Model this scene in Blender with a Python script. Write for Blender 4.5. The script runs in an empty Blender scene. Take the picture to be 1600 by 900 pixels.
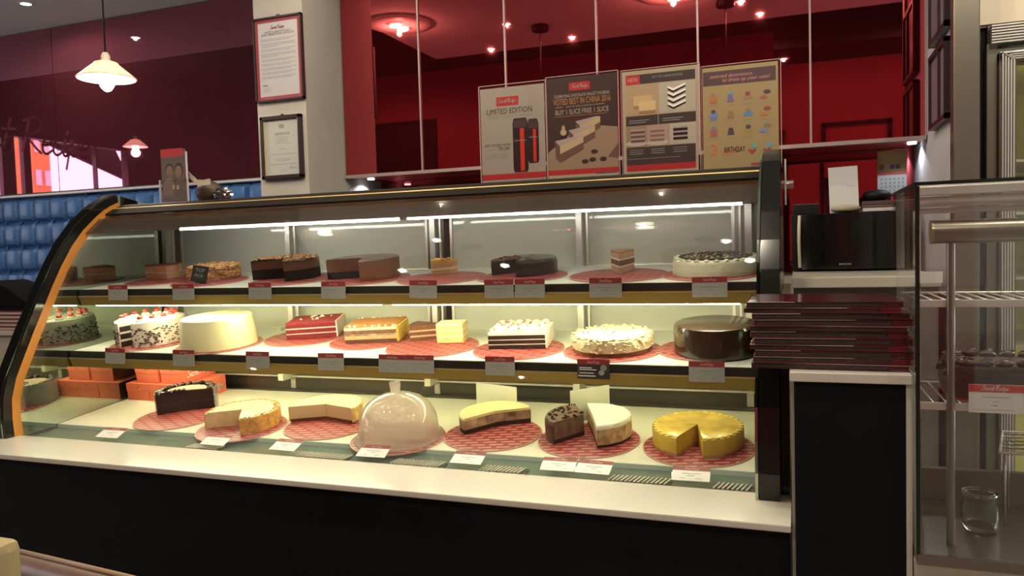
import bpy, bmesh, math, random
from mathutils import Vector, Matrix, Euler
R = math.radians
rnd = random.Random(7)
C = bpy.context.scene.collection
SC = bpy.context.scene
H = 1.15                       # eye height; every z below is written relative to the eye and lifted by H

# ------------------------------------------------------------------ camera, world, exposure
cam_d = bpy.data.cameras.new('camera'); cam = bpy.data.objects.new('camera', cam_d); C.objects.link(cam)
cam_d.sensor_width = 36.0; cam_d.sensor_fit = 'HORIZONTAL'
cam_d.lens = 1212.4456 / 1600 * 36.0
cam_d.clip_start = 0.02; cam_d.clip_end = 200
YAW, PIT, ROL = 0.35412179596196325, 0.05053913451298009, -0.02898382038847554
_cy, _sy = math.cos(YAW), math.sin(YAW)
_f = Vector((-_sy * math.cos(PIT), _cy * math.cos(PIT), -math.sin(PIT)))
_r = Vector((_cy, _sy, 0)); _d = _f.cross(_r)
_r2 = _r * math.cos(ROL) - _d * math.sin(ROL); _d2 = _r * math.sin(ROL) + _d * math.cos(ROL)
_m = Matrix((_r2, -_d2, -_f)).transposed().to_4x4(); _m.translation = Vector((0, 0, H))
cam.matrix_world = _m
SC.camera = cam

w = bpy.data.worlds.new('sky'); SC.world = w; w.use_nodes = True
bg = w.node_tree.nodes['Background']; bg.inputs[0].default_value = (0.86, 0.88, 1.0, 1); bg.inputs[1].default_value = 7.0
SC.view_settings.view_transform = 'Standard'; SC.view_settings.look = 'None'
SC.view_settings.exposure = 0.0; SC.view_settings.gamma = 1.0; SC.view_settings.use_curve_mapping = False
cy = SC.cycles
cy.max_bounces = 10; cy.diffuse_bounces = 4; cy.glossy_bounces = 5; cy.transmission_bounces = 8; cy.transparent_max_bounces = 24
cy.sample_clamp_indirect = 6.0; cy.caustics_reflective = False; cy.caustics_refractive = False
cy.use_denoising = True

LED_MID, LED_TOP, LED_LOW = 72.0, 26.0, 40.0        # strengths of the tubes in the case
SPOT_W, PEND_W = 22.0, 6.0

# ------------------------------------------------------------------ materials
MATS = {}
def mat(name, col, rough=0.5, metal=0.0, noise=0.0, nscale=40.0, bump=0.0, bscale=80.0, spec=0.5, coat=0.0, emit=None, es=0.0, alpha=None, sss=0.0):
    if name in MATS: return MATS[name]
    m = bpy.data.materials.new(name); m.use_nodes = True; nt = m.node_tree
    p = nt.nodes['Principled BSDF']
    p.inputs['Base Color'].default_value = (*col, 1); p.inputs['Roughness'].default_value = rough; p.inputs['Metallic'].default_value = metal
    p.inputs['Specular IOR Level'].default_value = spec; p.inputs['Coat Weight'].default_value = coat
    if emit: p.inputs['Emission Color'].default_value = (*emit, 1); p.inputs['Emission Strength'].default_value = es
    if sss: p.inputs['Subsurface Weight'].default_value = sss; p.inputs['Subsurface Radius'].default_value = (.01, .006, .003)
    if noise or bump:
        tc = nt.nodes.new('ShaderNodeTexCoord')
    if noise:
        n = nt.nodes.new('ShaderNodeTexNoise'); n.inputs['Scale'].default_value = nscale; n.inputs['Detail'].default_value = 4
        nt.links.new(tc.outputs['Object'], n.inputs['Vector'])
        r = nt.nodes.new('ShaderNodeValToRGB')
        r.color_ramp.elements[0].position = .3; r.color_ramp.elements[1].position = .7
        r.color_ramp.elements[0].color = (*[max(0, c * (1 - noise)) for c in col], 1)
        r.color_ramp.elements[1].color = (*[min(1, c * (1 + noise)) for c in col], 1)
        nt.links.new(n.outputs['Fac'], r.inputs['Fac']); nt.links.new(r.outputs['Color'], p.inputs['Base Color'])
    if bump:
        n2 = nt.nodes.new('ShaderNodeTexNoise'); n2.inputs['Scale'].default_value = bscale; n2.inputs['Detail'].default_value = 5
        nt.links.new(tc.outputs['Object'], n2.inputs['Vector'])
        b = nt.nodes.new('ShaderNodeBump'); b.inputs['Strength'].default_value = bump; b.inputs['Distance'].default_value = .004
        nt.links.new(n2.outputs['Fac'], b.inputs['Height']); nt.links.new(b.outputs['Normal'], p.inputs['Normal'])
    MATS[name] = m; return m

def shader_mat(name, build):
    m = bpy.data.materials.new(name); m.use_nodes = True; nt = m.node_tree
    for n in list(nt.nodes):
        if n.type != 'OUTPUT_MATERIAL': nt.nodes.remove(n)
    out = nt.nodes['Material Output']; s = build(nt); nt.links.new(s, out.inputs['Surface']); MATS[name] = m; return m

def fresnel(nt, ior):
    # same reflectance from either side of a thin sheet
    f = nt.nodes.new('ShaderNodeFresnel'); g = nt.nodes.new('ShaderNodeNewGeometry'); m = nt.nodes.new('ShaderNodeMapRange')
    m.inputs[3].default_value = ior; m.inputs[4].default_value = 1 / ior
    nt.links.new(g.outputs['Backfacing'], m.inputs[0]); nt.links.new(m.outputs[0], f.inputs[0]); return f
def clear_glass(nt, ior=1.5, gain=1.0):
    t = nt.nodes.new('ShaderNodeBsdfTransparent'); t.inputs[0].default_value = (.985, .99, .985, 1)
    g = nt.nodes.new('ShaderNodeBsdfGlossy'); g.inputs['Roughness'].default_value = 0.01; g.inputs[0].default_value = (1, 1, 1, 1)
    f = fresnel(nt, ior)
    x = nt.nodes.new('ShaderNodeMixShader'); nt.links.new(f.outputs[0], x.inputs[0]); nt.links.new(t.outputs[0], x.inputs[1]); nt.links.new(g.outputs[0], x.inputs[2])
    return x.outputs[0]
GLASS = shader_mat('clear_glass', clear_glass)
def mirror(tint, diff, fac, rough=0.015):
    def b(nt):
        d = nt.nodes.new('ShaderNodeBsdfDiffuse'); d.inputs[0].default_value = (*diff, 1)
        g = nt.nodes.new('ShaderNodeBsdfGlossy'); g.inputs[0].default_value = (*tint, 1); g.inputs['Roughness'].default_value = rough
        x = nt.nodes.new('ShaderNodeMixShader'); x.inputs[0].default_value = fac
        nt.links.new(d.outputs[0], x.inputs[1]); nt.links.new(g.outputs[0], x.inputs[2]); return x.outputs[0]
    return b
RED_GLASS = shader_mat('red_mirror_glass', mirror((.66, .115, .13), (.10, .006, .010), .84))
PLUM_HAZE_GLASS = shader_mat('plum_haze_mirror_glass', mirror((.50, .20, .26), (.24, .055, .085), .79))  # plum glass; the window's glow haze is put into the diffuse colour
END_GLASS = shader_mat('smoked_end_glass', mirror((.50, .58, .50), (.02, .025, .02), .85, .03))
def frosted(col, t):
    def b(nt):
        d = nt.nodes.new('ShaderNodeBsdfDiffuse'); d.inputs[0].default_value = (*col, 1)
        tr = nt.nodes.new('ShaderNodeBsdfTransparent')
        x = nt.nodes.new('ShaderNodeMixShader'); x.inputs[0].default_value = t
        nt.links.new(d.outputs[0], x.inputs[1]); nt.links.new(tr.outputs[0], x.inputs[2])
        g = nt.nodes.new('ShaderNodeBsdfGlossy'); g.inputs['Roughness'].default_value = .05
        f = fresnel(nt, 1.5)
        y = nt.nodes.new('ShaderNodeMixShader'); nt.links.new(f.outputs[0], y.inputs[0])
        nt.links.new(x.outputs[0], y.inputs[1]); nt.links.new(g.outputs[0], y.inputs[2]); return y.outputs[0]
    return b
DOOR_ACRYLIC = shader_mat('frosted_reflection_acrylic', frosted((.70, .74, .62), .34))  # frosted panes; grey-green diffuse also stands in for the reflected case interior
def milky(nt):
    d = nt.nodes.new('ShaderNodeBsdfDiffuse'); d.inputs[0].default_value = (.93, .84, .74, 1); l = nt.nodes.new('ShaderNodeBsdfTranslucent'); l.inputs[0].default_value = (.95, .86, .75, 1)
    a = nt.nodes.new('ShaderNodeMixShader'); a.inputs[0].default_value = .7; nt.links.new(d.outputs[0], a.inputs[1]); nt.links.new(l.outputs[0], a.inputs[2])
    tr = nt.nodes.new('ShaderNodeBsdfTransparent'); x = nt.nodes.new('ShaderNodeMixShader'); x.inputs[0].default_value = .63; nt.links.new(a.outputs[0], x.inputs[1]); nt.links.new(tr.outputs[0], x.inputs[2])
    g = nt.nodes.new('ShaderNodeBsdfGlossy'); g.inputs['Roughness'].default_value = .06; f = fresnel(nt, 1.5)
    y = nt.nodes.new('ShaderNodeMixShader'); nt.links.new(f.outputs[0], y.inputs[0]); nt.links.new(x.outputs[0], y.inputs[1]); nt.links.new(g.outputs[0], y.inputs[2]); return y.outputs[0]
DOME_PLASTIC = shader_mat('milky_plastic', milky)
def opal(nt):
    p = nt.nodes.new('ShaderNodeBsdfPrincipled'); p.inputs['Base Color'].default_value = (.84, .79, .70, 1); p.inputs['Roughness'].default_value = .3
    l = nt.nodes.new('ShaderNodeBsdfTranslucent'); l.inputs[0].default_value = (.85, .78, .68, 1)
    a = nt.nodes.new('ShaderNodeMixShader'); a.inputs[0].default_value = .45; nt.links.new(p.outputs[0], a.inputs[1]); nt.links.new(l.outputs[0], a.inputs[2]); return a.outputs[0]
OPAL = shader_mat('cream_opal_glass', opal)
BAG_PLASTIC = shader_mat('thin_wrap', frosted((.7, .7, .7), .75))
WRAP = shader_mat('clear_cake_wrap', frosted((.8, .78, .74), .82))
BROWNTINT = shader_mat('brown_tinted_film', frosted((.055, .042, .032), .35))

def board_mat(nt):
    tc = nt.nodes.new('ShaderNodeTexCoord'); mp = nt.nodes.new('ShaderNodeMapping'); mp.inputs['Rotation'].default_value = (0, 0, R(-14))
    nt.links.new(tc.outputs['Object'], mp.inputs[0]); sx = nt.nodes.new('ShaderNodeSeparateXYZ'); nt.links.new(mp.outputs[0], sx.inputs[0])
    def M(op, a, b=None):
        n = nt.nodes.new('ShaderNodeMath'); n.operation = op
        for i, v in enumerate((a, b)):
            if v is None: continue
            if isinstance(v, (int, float)): n.inputs[i].default_value = v
            else: nt.links.new(v, n.inputs[i])
        return n.outputs[0]
    v = M('DIVIDE', sx.outputs[1], .021); row = M('FLOOR', v); fv = M('FRACT', v)
    u = M('ADD', M('DIVIDE', sx.outputs[0], .052), M('MULTIPLY', row, .41)); fu = M('FRACT', u)
    wob = M('MULTIPLY', M('SINE', M('MULTIPLY', fu, 44.0)), .09)
    a = M('LESS_THAN', M('ABSOLUTE', M('SUBTRACT', M('ADD', fv, wob), .5)), .10)
    ok = M('MULTIPLY', a, M('LESS_THAN', fu, .72))
    mx = nt.nodes.new('ShaderNodeMix'); mx.data_type = 'RGBA'; nt.links.new(ok, mx.inputs[0])
    mx.inputs[6].default_value = (.27, .016, .020, 1); mx.inputs[7].default_value = (.66, .50, .43, 1)
    p = nt.nodes.new('ShaderNodeBsdfPrincipled'); p.inputs['Roughness'].default_value = .4; nt.links.new(mx.outputs[2], p.inputs['Base Color']); return p.outputs[0]
BOARD = shader_mat('printed_red_card', board_mat)
def brushed(nt):
    tc = nt.nodes.new('ShaderNodeTexCoord'); mp = nt.nodes.new('ShaderNodeMapping'); mp.inputs['Scale'].default_value = (3, 3, 260)
    nt.links.new(tc.outputs['Object'], mp.inputs[0]); n = nt.nodes.new('ShaderNodeTexNoise'); n.inputs['Scale'].default_value = 4; nt.links.new(mp.outputs[0], n.inputs[0])
    p = nt.nodes.new('ShaderNodeBsdfPrincipled'); p.inputs['Base Color'].default_value = (.25, .23, .19, 1); p.inputs['Metallic'].default_value = .9; p.inputs['Roughness'].default_value = .4
    mr = nt.nodes.new('ShaderNodeMapRange'); mr.inputs[3].default_value = .25; mr.inputs[4].default_value = .40; nt.links.new(n.outputs['Fac'], mr.inputs[0]); nt.links.new(mr.outputs[0], p.inputs['Roughness'])
    return p.outputs[0]
STEEL = shader_mat('brushed_steel', brushed)

CEIL = mat('ceiling_paint', (.74, .77, .78), .9)
DARKCEIL = mat('black_ceiling_paint', (.006, .006, .007), .9)
REDWALL = mat('red_wall_paint', (.27, .04, .045), .7, noise=.12, nscale=2)
PLASTER = mat('pale_plaster', (.44, .41, .37), .85, noise=.03, nscale=8)
WARMPLASTER = mat('cream_paint', (.66, .60, .46), .85)
FLOORM = mat('dark_floor_tile', (.26, .23, .21), .45, noise=.2, nscale=6)
BLUE = mat('blue_leatherette', (.045, .14, .37), .38, noise=.12, nscale=30, bump=.12, bscale=300)
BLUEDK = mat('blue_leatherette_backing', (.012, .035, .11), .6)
BLACKP = mat('black_laminate', (.0045, .0055, .007), .6, noise=.2, nscale=12, spec=.15)
BLACKG = mat('black_gloss', (.006, .006, .006), .12)
BLACKM = mat('black_matt', (.008, .008, .008), .6, spec=.25)
WHITESTONE = mat('white_solid_surface', (.62, .60, .53), .16, noise=.02, nscale=60)
GOLD = mat('gold_anodised', (.42, .27, .085), .30, metal=1.0)
GOLD_LIT = mat('gold_trim_amber_light', (.50, .20, .03), .45)  # gold trim; amber of the reflected case light put into its colour
BRONZE = mat('dark_bronze', (.12, .10, .07), .28, metal=1.0)
BRONZEDK = mat('dark_bronze_groove', (.025, .02, .015), .4, metal=.6)
SHELFW = mat('white_shelf_top', (.70, .74, .64), .35)
DECKG = mat('green_tinted_plate', (.10, .16, .12), .1)
DARKSTEEL = mat('dark_steel', (.11, .105, .09), .35, metal=.9)
ALU = mat('bright_aluminium', (.66, .65, .60), .35, metal=.6)
CHROME = mat('chrome', (.8, .8, .78), .1, metal=1.0)
LEDM = mat('led_tube_middle', (1, 1, .9), emit=(1, .91, .58), es=LED_MID)
LEDT = mat('led_tube_top', (1, 1, .95), emit=(1, .97, .88), es=LED_TOP)
LEDL = mat('led_tube_low', (1, 1, .9), emit=(1, .90, .56), es=LED_LOW)
LEDR = mat('led_tube_low_right', (1, 1, .9), emit=(1, .90, .56), es=LED_LOW * .5)
LEDF = mat('led_strip_front', (1, 1, .9), emit=(1, .95, .7), es=7.0)
WHITECARD = mat('white_card', (.68, .68, .64), .55)
DIMCARD = mat('unlit_white_card', (.33, .34, .30), .5)  # white tag card; its dim unlit front is put into the colour
REDCARD = mat('red_print', (.26, .03, .035), .5)  # red dulled to put the unlit tag fronts into the print colour
GREYINK = mat('grey_ink', (.25, .25, .25), .8)
BLACKINK = mat('black_ink', (.02, .02, .02), .8)
CREAMINK = mat('white_ink', (.78, .76, .70), .7)
WALNUT = mat('dark_frame_wood', (.022, .013, .014), .35)

# ------------------------------------------------------------------ geometry collector
class G:
    def __init__(s): s.v = []; s.f = []; s.mi = []; s.sm = []
    def add(s, vs, fs, mi=0, smooth=False):
        o = len(s.v); s.v += [tuple(v) for v in vs]
        for f in fs: s.f.append([i + o for i in f]); s.mi.append(mi); s.sm.append(smooth)
        return s
    def box(s, x0, x1, y0, y1, z0, z1, mi=0, b=0.0):
        if b > 0:
            bm = bmesh.new(); bmesh.ops.create_cube(bm, size=1.0)
            for v in bm.verts: v.co = Vector(((x0 + x1) / 2 + v.co.x * (x1 - x0), (y0 + y1) / 2 + v.co.y * (y1 - y0), (z0 + z1) / 2 + v.co.z * (z1 - z0)))
            bmesh.ops.bevel(bm, geom=bm.edges[:], offset=b, segments=2, affect='EDGES', profile=.6)
            bm.verts.index_update(); s.add([v.co[:] for v in bm.verts], [[v.index for v in f.verts] for f in bm.faces], mi); bm.free(); return s
        v = [(x, y, z) for x in (x0, x1) for y in (y0, y1) for z in (z0, z1)]
        return s.add(v, [(0, 1, 3, 2), (4, 6, 7, 5), (0, 4, 5, 1), (2, 3, 7, 6), (0, 2, 6, 4), (1, 5, 7, 3)], mi)
    def tube(s, pts, r, n=10, mi=0, cap=True, r2=None):
        pts = [Vector(p) for p in pts]; vs = []; up = None
        for i, p in enumerate(pts):
            t = (pts[min(i + 1, len(pts) - 1)] - pts[max(i - 1, 0)]).normalized()
            if up is None:
                a = Vector((0, 0, 1)) if abs(t.z) < .9 else Vector((1, 0, 0)); up = t.cross(a).normalized()
            else: up = (up - t * up.dot(t)).normalized()
            q = t.cross(up); rr = r if r2 is None else r + (r2 - r) * i / (len(pts) - 1)
            for k in range(n):
                a = 2 * math.pi * k / n; vs.append(p + up * (rr * math.cos(a)) + q * (rr * math.sin(a)))
        fs = [(i * n + k, i * n + (k + 1) % n, (i + 1) * n + (k + 1) % n, (i + 1) * n + k) for i in range(len(pts) - 1) for k in range(n)]
        s.add(vs, fs, mi, True)
        if cap: s.add([vs[k] for k in range(n)], [list(range(n))[::-1]], mi); s.add([vs[-n + k] for k in range(n)], [list(range(n))], mi)
        return s
    def lathe(s, prof, n=40, a0=0.0, a1=2 * math.pi, c=(0, 0, 0), mi=0, closed=True, smooth=True, jit=0.0, rr=None):
        """revolve an (r,z) loop; sectors get end caps"""
        full = abs(a1 - a0 - 2 * math.pi) < 1e-6; m = len(prof); cols = n if full else n + 1; vs = []
        for k in range(cols):
            a = a0 + (a1 - a0) * k / n
            for (r, z) in prof:
                j = (rr.uniform(-jit, jit) if (jit and r > 1e-5) else 0)
                vs.append((c[0] + (r + j) * math.cos(a), c[1] + (r + j) * math.sin(a), c[2] + z + (rr.uniform(-jit, jit) * .6 if jit and z > .005 else 0)))
        fs = []; em = m if closed else m - 1
        for k in range(n):
            k2 = (k + 1) % cols
            for j in range(em):
                j2 = (j + 1) % m
                if prof[j][0] < 1e-6 and prof[j2][0] < 1e-6: continue
                fs.append((k * m + j, k2 * m + j, k2 * m + j2, k * m + j2))
        s.add(vs, fs, mi, smooth)
        if not full and closed:
            s.add([vs[j] for j in range(m)], [list(range(m))], mi); s.add([vs[n * m + j] for j in range(m)], [list(range(m))[::-1]], mi)
        return s
    def ball(s, c, r, mi=0, sub=2, sq=(1, 1, 1), jit=0.0, rr=None):
        bm = bmesh.new(); bmesh.ops.create_icosphere(bm, subdivisions=sub, radius=1)
        for v in bm.verts:
            k = 1 + (rr.uniform(-jit, jit) if jit else 0); v.co = Vector((c[0] + v.co.x * r * sq[0] * k, c[1] + v.co.y * r * sq[1] * k, c[2] + v.co.z * r * sq[2] * k))
        bm.verts.index_update(); s.add([v.co[:] for v in bm.verts], [[v.index for v in f.verts] for f in bm.faces], mi, True); bm.free(); return s
    def extr_x(s, prof, x0, x1, mi=0, smooth=False):
        """closed (y,z) polygon swept along x"""
        m = len(prof); vs = [(x0, y, z) for y, z in prof] + [(x1, y, z) for y, z in prof]
        s.add(vs, [(j, (j + 1) % m, m + (j + 1) % m, m + j) for j in range(m)], mi, smooth)
        s.add([(x0, y, z) for y, z in prof], [list(range(m))[::-1]], mi); s.add([(x1, y, z) for y, z in prof], [list(range(m))], mi); return s
    def sheet(s, pts, t, mi=0):
        """flat polygon given by 3d points, thickened by t along its normal"""
        p = [Vector(q) for q in pts]; n = (p[1] - p[0]).cross(p[2] - p[0]).normalized() * t; m = len(p)
        s.add(p + [q + n for q in p], [list(range(m))[::-1], [m + i for i in range(m)]] + [(i, (i + 1) % m, m + (i + 1) % m, m + i) for i in range(m)], mi); return s
    def xf(s, M, start=0):
        s.v = s.v[:start] + [tuple(M @ Vector(v)) for v in s.v[start:]]; return s

def finish(name, g, mats, loc=(0, 0, 0), fix=True):
    me = bpy.data.meshes.new(name); L = Vector(loc)
    me.from_pydata([tuple(Vector(v) - L) for v in g.v], [], g.f)
    for m in (mats if isinstance(mats, (list, tuple)) else [mats]): me.materials.append(m)
    me.polygons.foreach_set('material_index', g.mi); me.polygons.foreach_set('use_smooth', g.sm)
    if fix:
        bm = bmesh.new(); bm.from_mesh(me); bmesh.ops.remove_doubles(bm, verts=bm.verts, dist=1e-5); bmesh.ops.recalc_face_normals(bm, faces=bm.faces)
        for e in bm.edges:
            if len(e.link_faces) == 2 and e.calc_face_angle(0) > R(42): e.smooth = False
        bm.to_mesh(me); bm.free()
    me.update(); return me
def thing(name, label, cat, loc=(0, 0, 0), rot=(0, 0, 0), group=None):
    o = bpy.data.objects.new(name, None); C.objects.link(o); o.empty_display_size = .05
    o.location = (loc[0], loc[1], loc[2] + H); o.rotation_euler = rot
    o['label'] = label; o['category'] = cat
    if group: o['group'] = group
    o['_loc'] = tuple(loc)
    return o
def part(parent, name, g, m, local=False, label=None, stuff=False, fix=True):
    """g is in eye-relative world coordinates unless local (things that are rotated are built locally)"""
    top = parent
    while top.parent: top = top.parent
    loc = (0, 0, 0) if local else tuple(top.get('_loc', (0, 0, -H)))
    o = bpy.data.objects.new(name, finish(name, g, m, loc, fix)); C.objects.link(o); o.parent = parent
    if label: o['label'] = label
    if stuff: o['kind'] = 'stuff'
    return o
def struct(name, g, m, label=None):
    o = bpy.data.objects.new(name, finish(name, g, m)); C.objects.link(o); o.location = (0, 0, H); o['_loc'] = (0, 0, 0); o['kind'] = 'structure'
    o['label'] = label or name.replace('_', ' ')
    return o
def single(name, g, m, label, cat, loc=(0, 0, 0), rot=(0, 0, 0), group=None, local=False):
    o = bpy.data.objects.new(name, finish(name, g, m, (0, 0, 0) if local else loc)); C.objects.link(o)
    o.location = (loc[0], loc[1], loc[2] + H); o.rotation_euler = rot; o['label'] = label; o['category'] = cat
    if group: o['group'] = group
    o['_loc'] = tuple(loc); return o
def copy_tree(o, parent=None):
    c = o.copy(); C.objects.link(c)
    if parent: c.parent = parent
    for ch in list(o.children): copy_tree(ch, c)
    return c

# ------------------------------------------------------------------ flat print: shapes and lettering
GLY = {'S': ([[(.62, .85), (.5, 1), (.28, .98), (.15, .8), (.25, .6), (.48, .45), (.52, .22), (.35, .02), (.12, .02), (0, .18)]], .62),
 'e': ([[(0, .25), (.2, .28), (.3, .42), (.18, .52), (.04, .36), (.06, .1), (.2, 0), (.36, .12)]], .36),
 'c': ([[(.3, .42), (.18, .52), (.04, .36), (.06, .1), (.2, 0), (.36, .12)]], .34),
 'r': ([[(.04, .5), (.08, .0)], [(.07, .28), (.18, .5), (.32, .44)]], .33), 't': ([[(.14, .9), (.08, .1), (.2, 0), (.32, .12)], [(-.06, .58), (.32, .62)]], .34),
 'R': ([[(.12, 1), (.06, 0)], [(-.05, .9), (.3, 1.06), (.52, .85), (.36, .6), (.1, .52), (.4, .2), (.66, 0)]], .64),
 'i': ([[(.06, .5), (.06, .08), (.16, 0), (.24, .12)], [(.07, .68), (.1, .76)]], .24), 'p': ([[(.03, .5), (0, -.4)], [(.02, .3), (.2, .52), (.34, .3), (.2, .02), (.03, .12)]], .38), ' ': ([], .26)}
def script_logo(wd='Secret Recipe', slant=.22):
    strokes = []; x = 0
    for ch in wd:
        ss, adv = GLY[ch]
        for st in ss: strokes.append([(px + x + py * slant, py) for px, py in st])
        x += adv
    return strokes, x
_tx = {}
def text_geo(body, shear=0.0):
    k = (body, shear)
    if k not in _tx:
        cu = bpy.data.curves.new('t', 'FONT'); cu.body = body; cu.size = 1.0; cu.shear = shear; cu.resolution_u = 3; cu.fill_mode = 'FRONT'
        ob = bpy.data.objects.new('t', cu); me = bpy.data.meshes.new_from_object(ob)
        vs = [v.co[:2] for v in me.vertices]; fs = [list(p.vertices) for p in me.polygons]
        _tx[k] = (vs, fs); bpy.data.objects.remove(ob); bpy.data.curves.remove(cu); bpy.data.meshes.remove(me)
    return _tx[k]
class Print:
    """flat artwork on a plane: origin, u axis, v axis, outward normal; layers sit .25 mm apart"""
    def __init__(s, o, u, v, scale=1.0):
        s.o, s.u, s.v = Vector(o), Vector(u).normalized(), Vector(v).normalized(); s.n = s.u.cross(s.v); s.g = G(); s.m = []; s.k = 1
    def idx(s, m):
        if m not in s.m: s.m.append(m)
        return s.m.index(m)
    def P(s, a, b, l): return s.o + s.u * a + s.v * b + s.n * (.00025 * l)
    def poly(s, pts, m, l=1): s.g.add([s.P(a, b, l) for a, b in pts], [list(range(len(pts)))], s.idx(m)); return s
    def rect(s, a0, b0, a1, b1, m, l=1): return s.poly([(a0, b0), (a1, b0), (a1, b1), (a0, b1)], m, l)
    def ell(s, a, b, ra, rb, m, l=2, n=14): return s.poly([(a + ra * math.cos(2 * math.pi * k / n), b + rb * math.sin(2 * math.pi * k / n)) for k in range(n)], m, l)
    def stroke(s, pts, wd, m, l=2):
        for (x0, y0), (x1, y1) in zip(pts, pts[1:]):
            d = Vector((x1 - x0, y1 - y0)); 
            if d.length < 1e-7: continue
            d.normalize(); n = Vector((-d.y, d.x)) * wd / 2; e = d * wd * .35
            s.poly([(x0 - n.x - e.x, y0 - n.y - e.y), (x1 - n.x + e.x, y1 - n.y + e.y), (x1 + n.x + e.x, y1 + n.y + e.y), (x0 + n.x - e.x, y0 + n.y - e.y)], m, l)
        return s
    def logo(s, a0, b0, wd, m, l=2, body='Secret Recipe', fat=.13, fine=0):
        st, tot = script_logo(body); k = wd / tot
        for q in st:
            if fine and len(q) > 2:
                qq = [Vector((*v, 0)) for v in q]; out = []
                for i in range(len(qq) - 1):
                    p0, p1, p2, p3 = qq[max(i - 1, 0)], qq[i], qq[i + 1], qq[min(i + 2, len(qq) - 1)]
                    for j in range(fine):
                        t = j / fine; c = .5 * (2 * p1 + (p2 - p0) * t + (2 * p0 - 5 * p1 + 4 * p2 - p3) * t * t + (3 * p1 - p0 - 3 * p2 + p3) * t ** 3); out.append((c.x, c.y))
                q = out + [q[-1]]
            s.stroke([(a0 + x * k, b0 + y * k) for x, y in q], fat * k, m, l)
        return s
    def text(s, body, a, b, wd, m, l=2, align='C', hgt=None, shear=0.0):
        vs, fs = text_geo(body, shear)
        if not vs: return s
        x0 = min(v[0] for v in vs); x1 = max(v[0] for v in vs); y0 = min(v[1] for v in vs); y1 = max(v[1] for v in vs)
        kx = wd / (x1 - x0); ky = kx if hgt is None else hgt / (y1 - y0); off = {'C': -wd / 2, 'L': 0, 'R': -wd}[align]
        s.g.add([s.P(a + off + (v[0] - x0) * kx, b + (v[1] - y0) * ky, l) for v in vs], fs, s.idx(m)); return s
    def done(s, parent, name='printed_artwork', local=False): return part(parent, name, s.g, s.m, local=local, fix=False)

# ================================================================== ROOM
struct('floor', G().box(-8, 4, -2.7, 3.6, -1.25, -1.15), FLOORM)
# pale ceiling over the counter, cut back over the seating on the left
cg = G(); cg.box(-2.4, 4, 1.05, 3.6, 1.36, 1.46); cg.box(-8, -2.4, 2.56, 3.6, 1.36, 1.46)
struct('ceiling', cg, CEIL, 'pale grey ceiling')
struct('ceiling_upper', G().box(-8, 4, -2.7, 3.6, 2.2, 2.3), DARKCEIL, 'black upper ceiling behind the pale ceiling')
cg = G(); cg.box(-2.4, 4, 1.04, 1.049, 1.36, 2.2); cg.box(-2.41, -2.401, 1.05, 2.56, 1.36, 2.2); cg.box(-8, -2.41, 2.55, 2.559, 1.36, 2.2)
struct('trim_1', cg, DARKCEIL, 'black edge of the pale ceiling')
struct('trim_2', G().box(-.14, 3.4, .25, .75, 1.235, 2.199), BLACKM, 'black soffit')
struct('wall_front', G().box(-8, 1.06, -2.7, -2.6, -1.15, 2.2), REDWALL, 'red wall')
struct('wall_front_right', G().box(1.061, 4, -2.7, -2.6, -1.15, 2.2), PLASTER, 'plain wall beside the red wall')
struct('wall_right', G().box(3.5, 3.6, -2.6, 3.6, -1.15, 2.2), PLASTER, 'plain right wall')
bw = struct('wall_back', G().box(-8, 1.6, 3.40, 3.5, -1.15, 1.36), PLASTER, 'back wall with tinted mirror glass')
part(bw, 'plum_mirror_panel', G().box(-5.95, -4.06, 3.380, 3.399, .415, 1.355), PLUM_HAZE_GLASS)
part(bw, 'plum_mirror_panel', G().box(-4.055, -2.165, 3.380, 3.399, .415, 1.355), PLUM_HAZE_GLASS)
part(bw, 'red_splashback', G().box(-1.919, .425, 3.382, 3.399, -.13, .345), RED_GLASS)
part(bw, 'plum_mirror_panel', G().box(-7.4, -5.955, 3.380, 3.399, .415, 1.355), PLUM_HAZE_GLASS)
# left wall with a shop window
wl = G(); wl.box(-7.6, -7.5, -2.6, -.42, -1.15, 2.2); wl.box(-7.6, -7.5, 1.9, 3.6, -1.15, 2.2); wl.box(-7.6, -7.5, -.42, 1.9, -1.15, -.1); wl.box(-7.6, -7.5, -.42, 1.9, 1.30, 2.2)
struct('wall_left', wl, mat('dark_plum_paint', (.07, .03, .055), .7), 'dark wall around the shop window')
wn = struct('window_1', G().box(-7.56, -7.55, -.42, 1.9, -.1, 1.30), GLASS, 'shop window')
for yy, ww in ((.0, .016), (.855, .08), (1.06, .14), (1.6, .06)):
    part(wn, 'mullion', G().box(-7.58, -7.52, yy - ww / 2, yy + ww / 2, -.1, 1.30), mat('dark_window_frame', (.05, .02, .03), .5))
pr = Print((-7.49, 1.87, 1.15), (0, -1, 0), (0, 0, 1)); pr.logo(0, 0, 1.74, mat('frosted_lettering', (.70, .52, .62), .6), 1, fat=.075, fine=4)
pr.done(wn, 'window_lettering')
# outside: an awning and an orange building
single('awning', G().sheet([(-7.75, .90, 1.45), (-7.75, -.70, .96), (-8.1, -.70, 1.6), (-8.1, .90, 2.1)], .02), mat('dark_awning', (.08, .03, .05), .8), 'dark sloping awning outside the shop window', 'awning')
ob = thing('building', 'orange building seen beyond the shop window', 'building', (-12, -2.9, -1.15))
part(ob, 'wall', G().box(-12.6, -12, -3.08, -2.76, -1.15, 2.9), mat('orange_facade', (.55, .20, .06), .8))
for zz in (.2, .75, 1.3, 1.85):
    for yy in (-3.06, -2.89): part(ob, 'window', G().box(-12.0, -11.98, yy, yy + .10, zz, zz + .26), mat('pale_shutter', (.6, .5, .55), .6))
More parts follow.
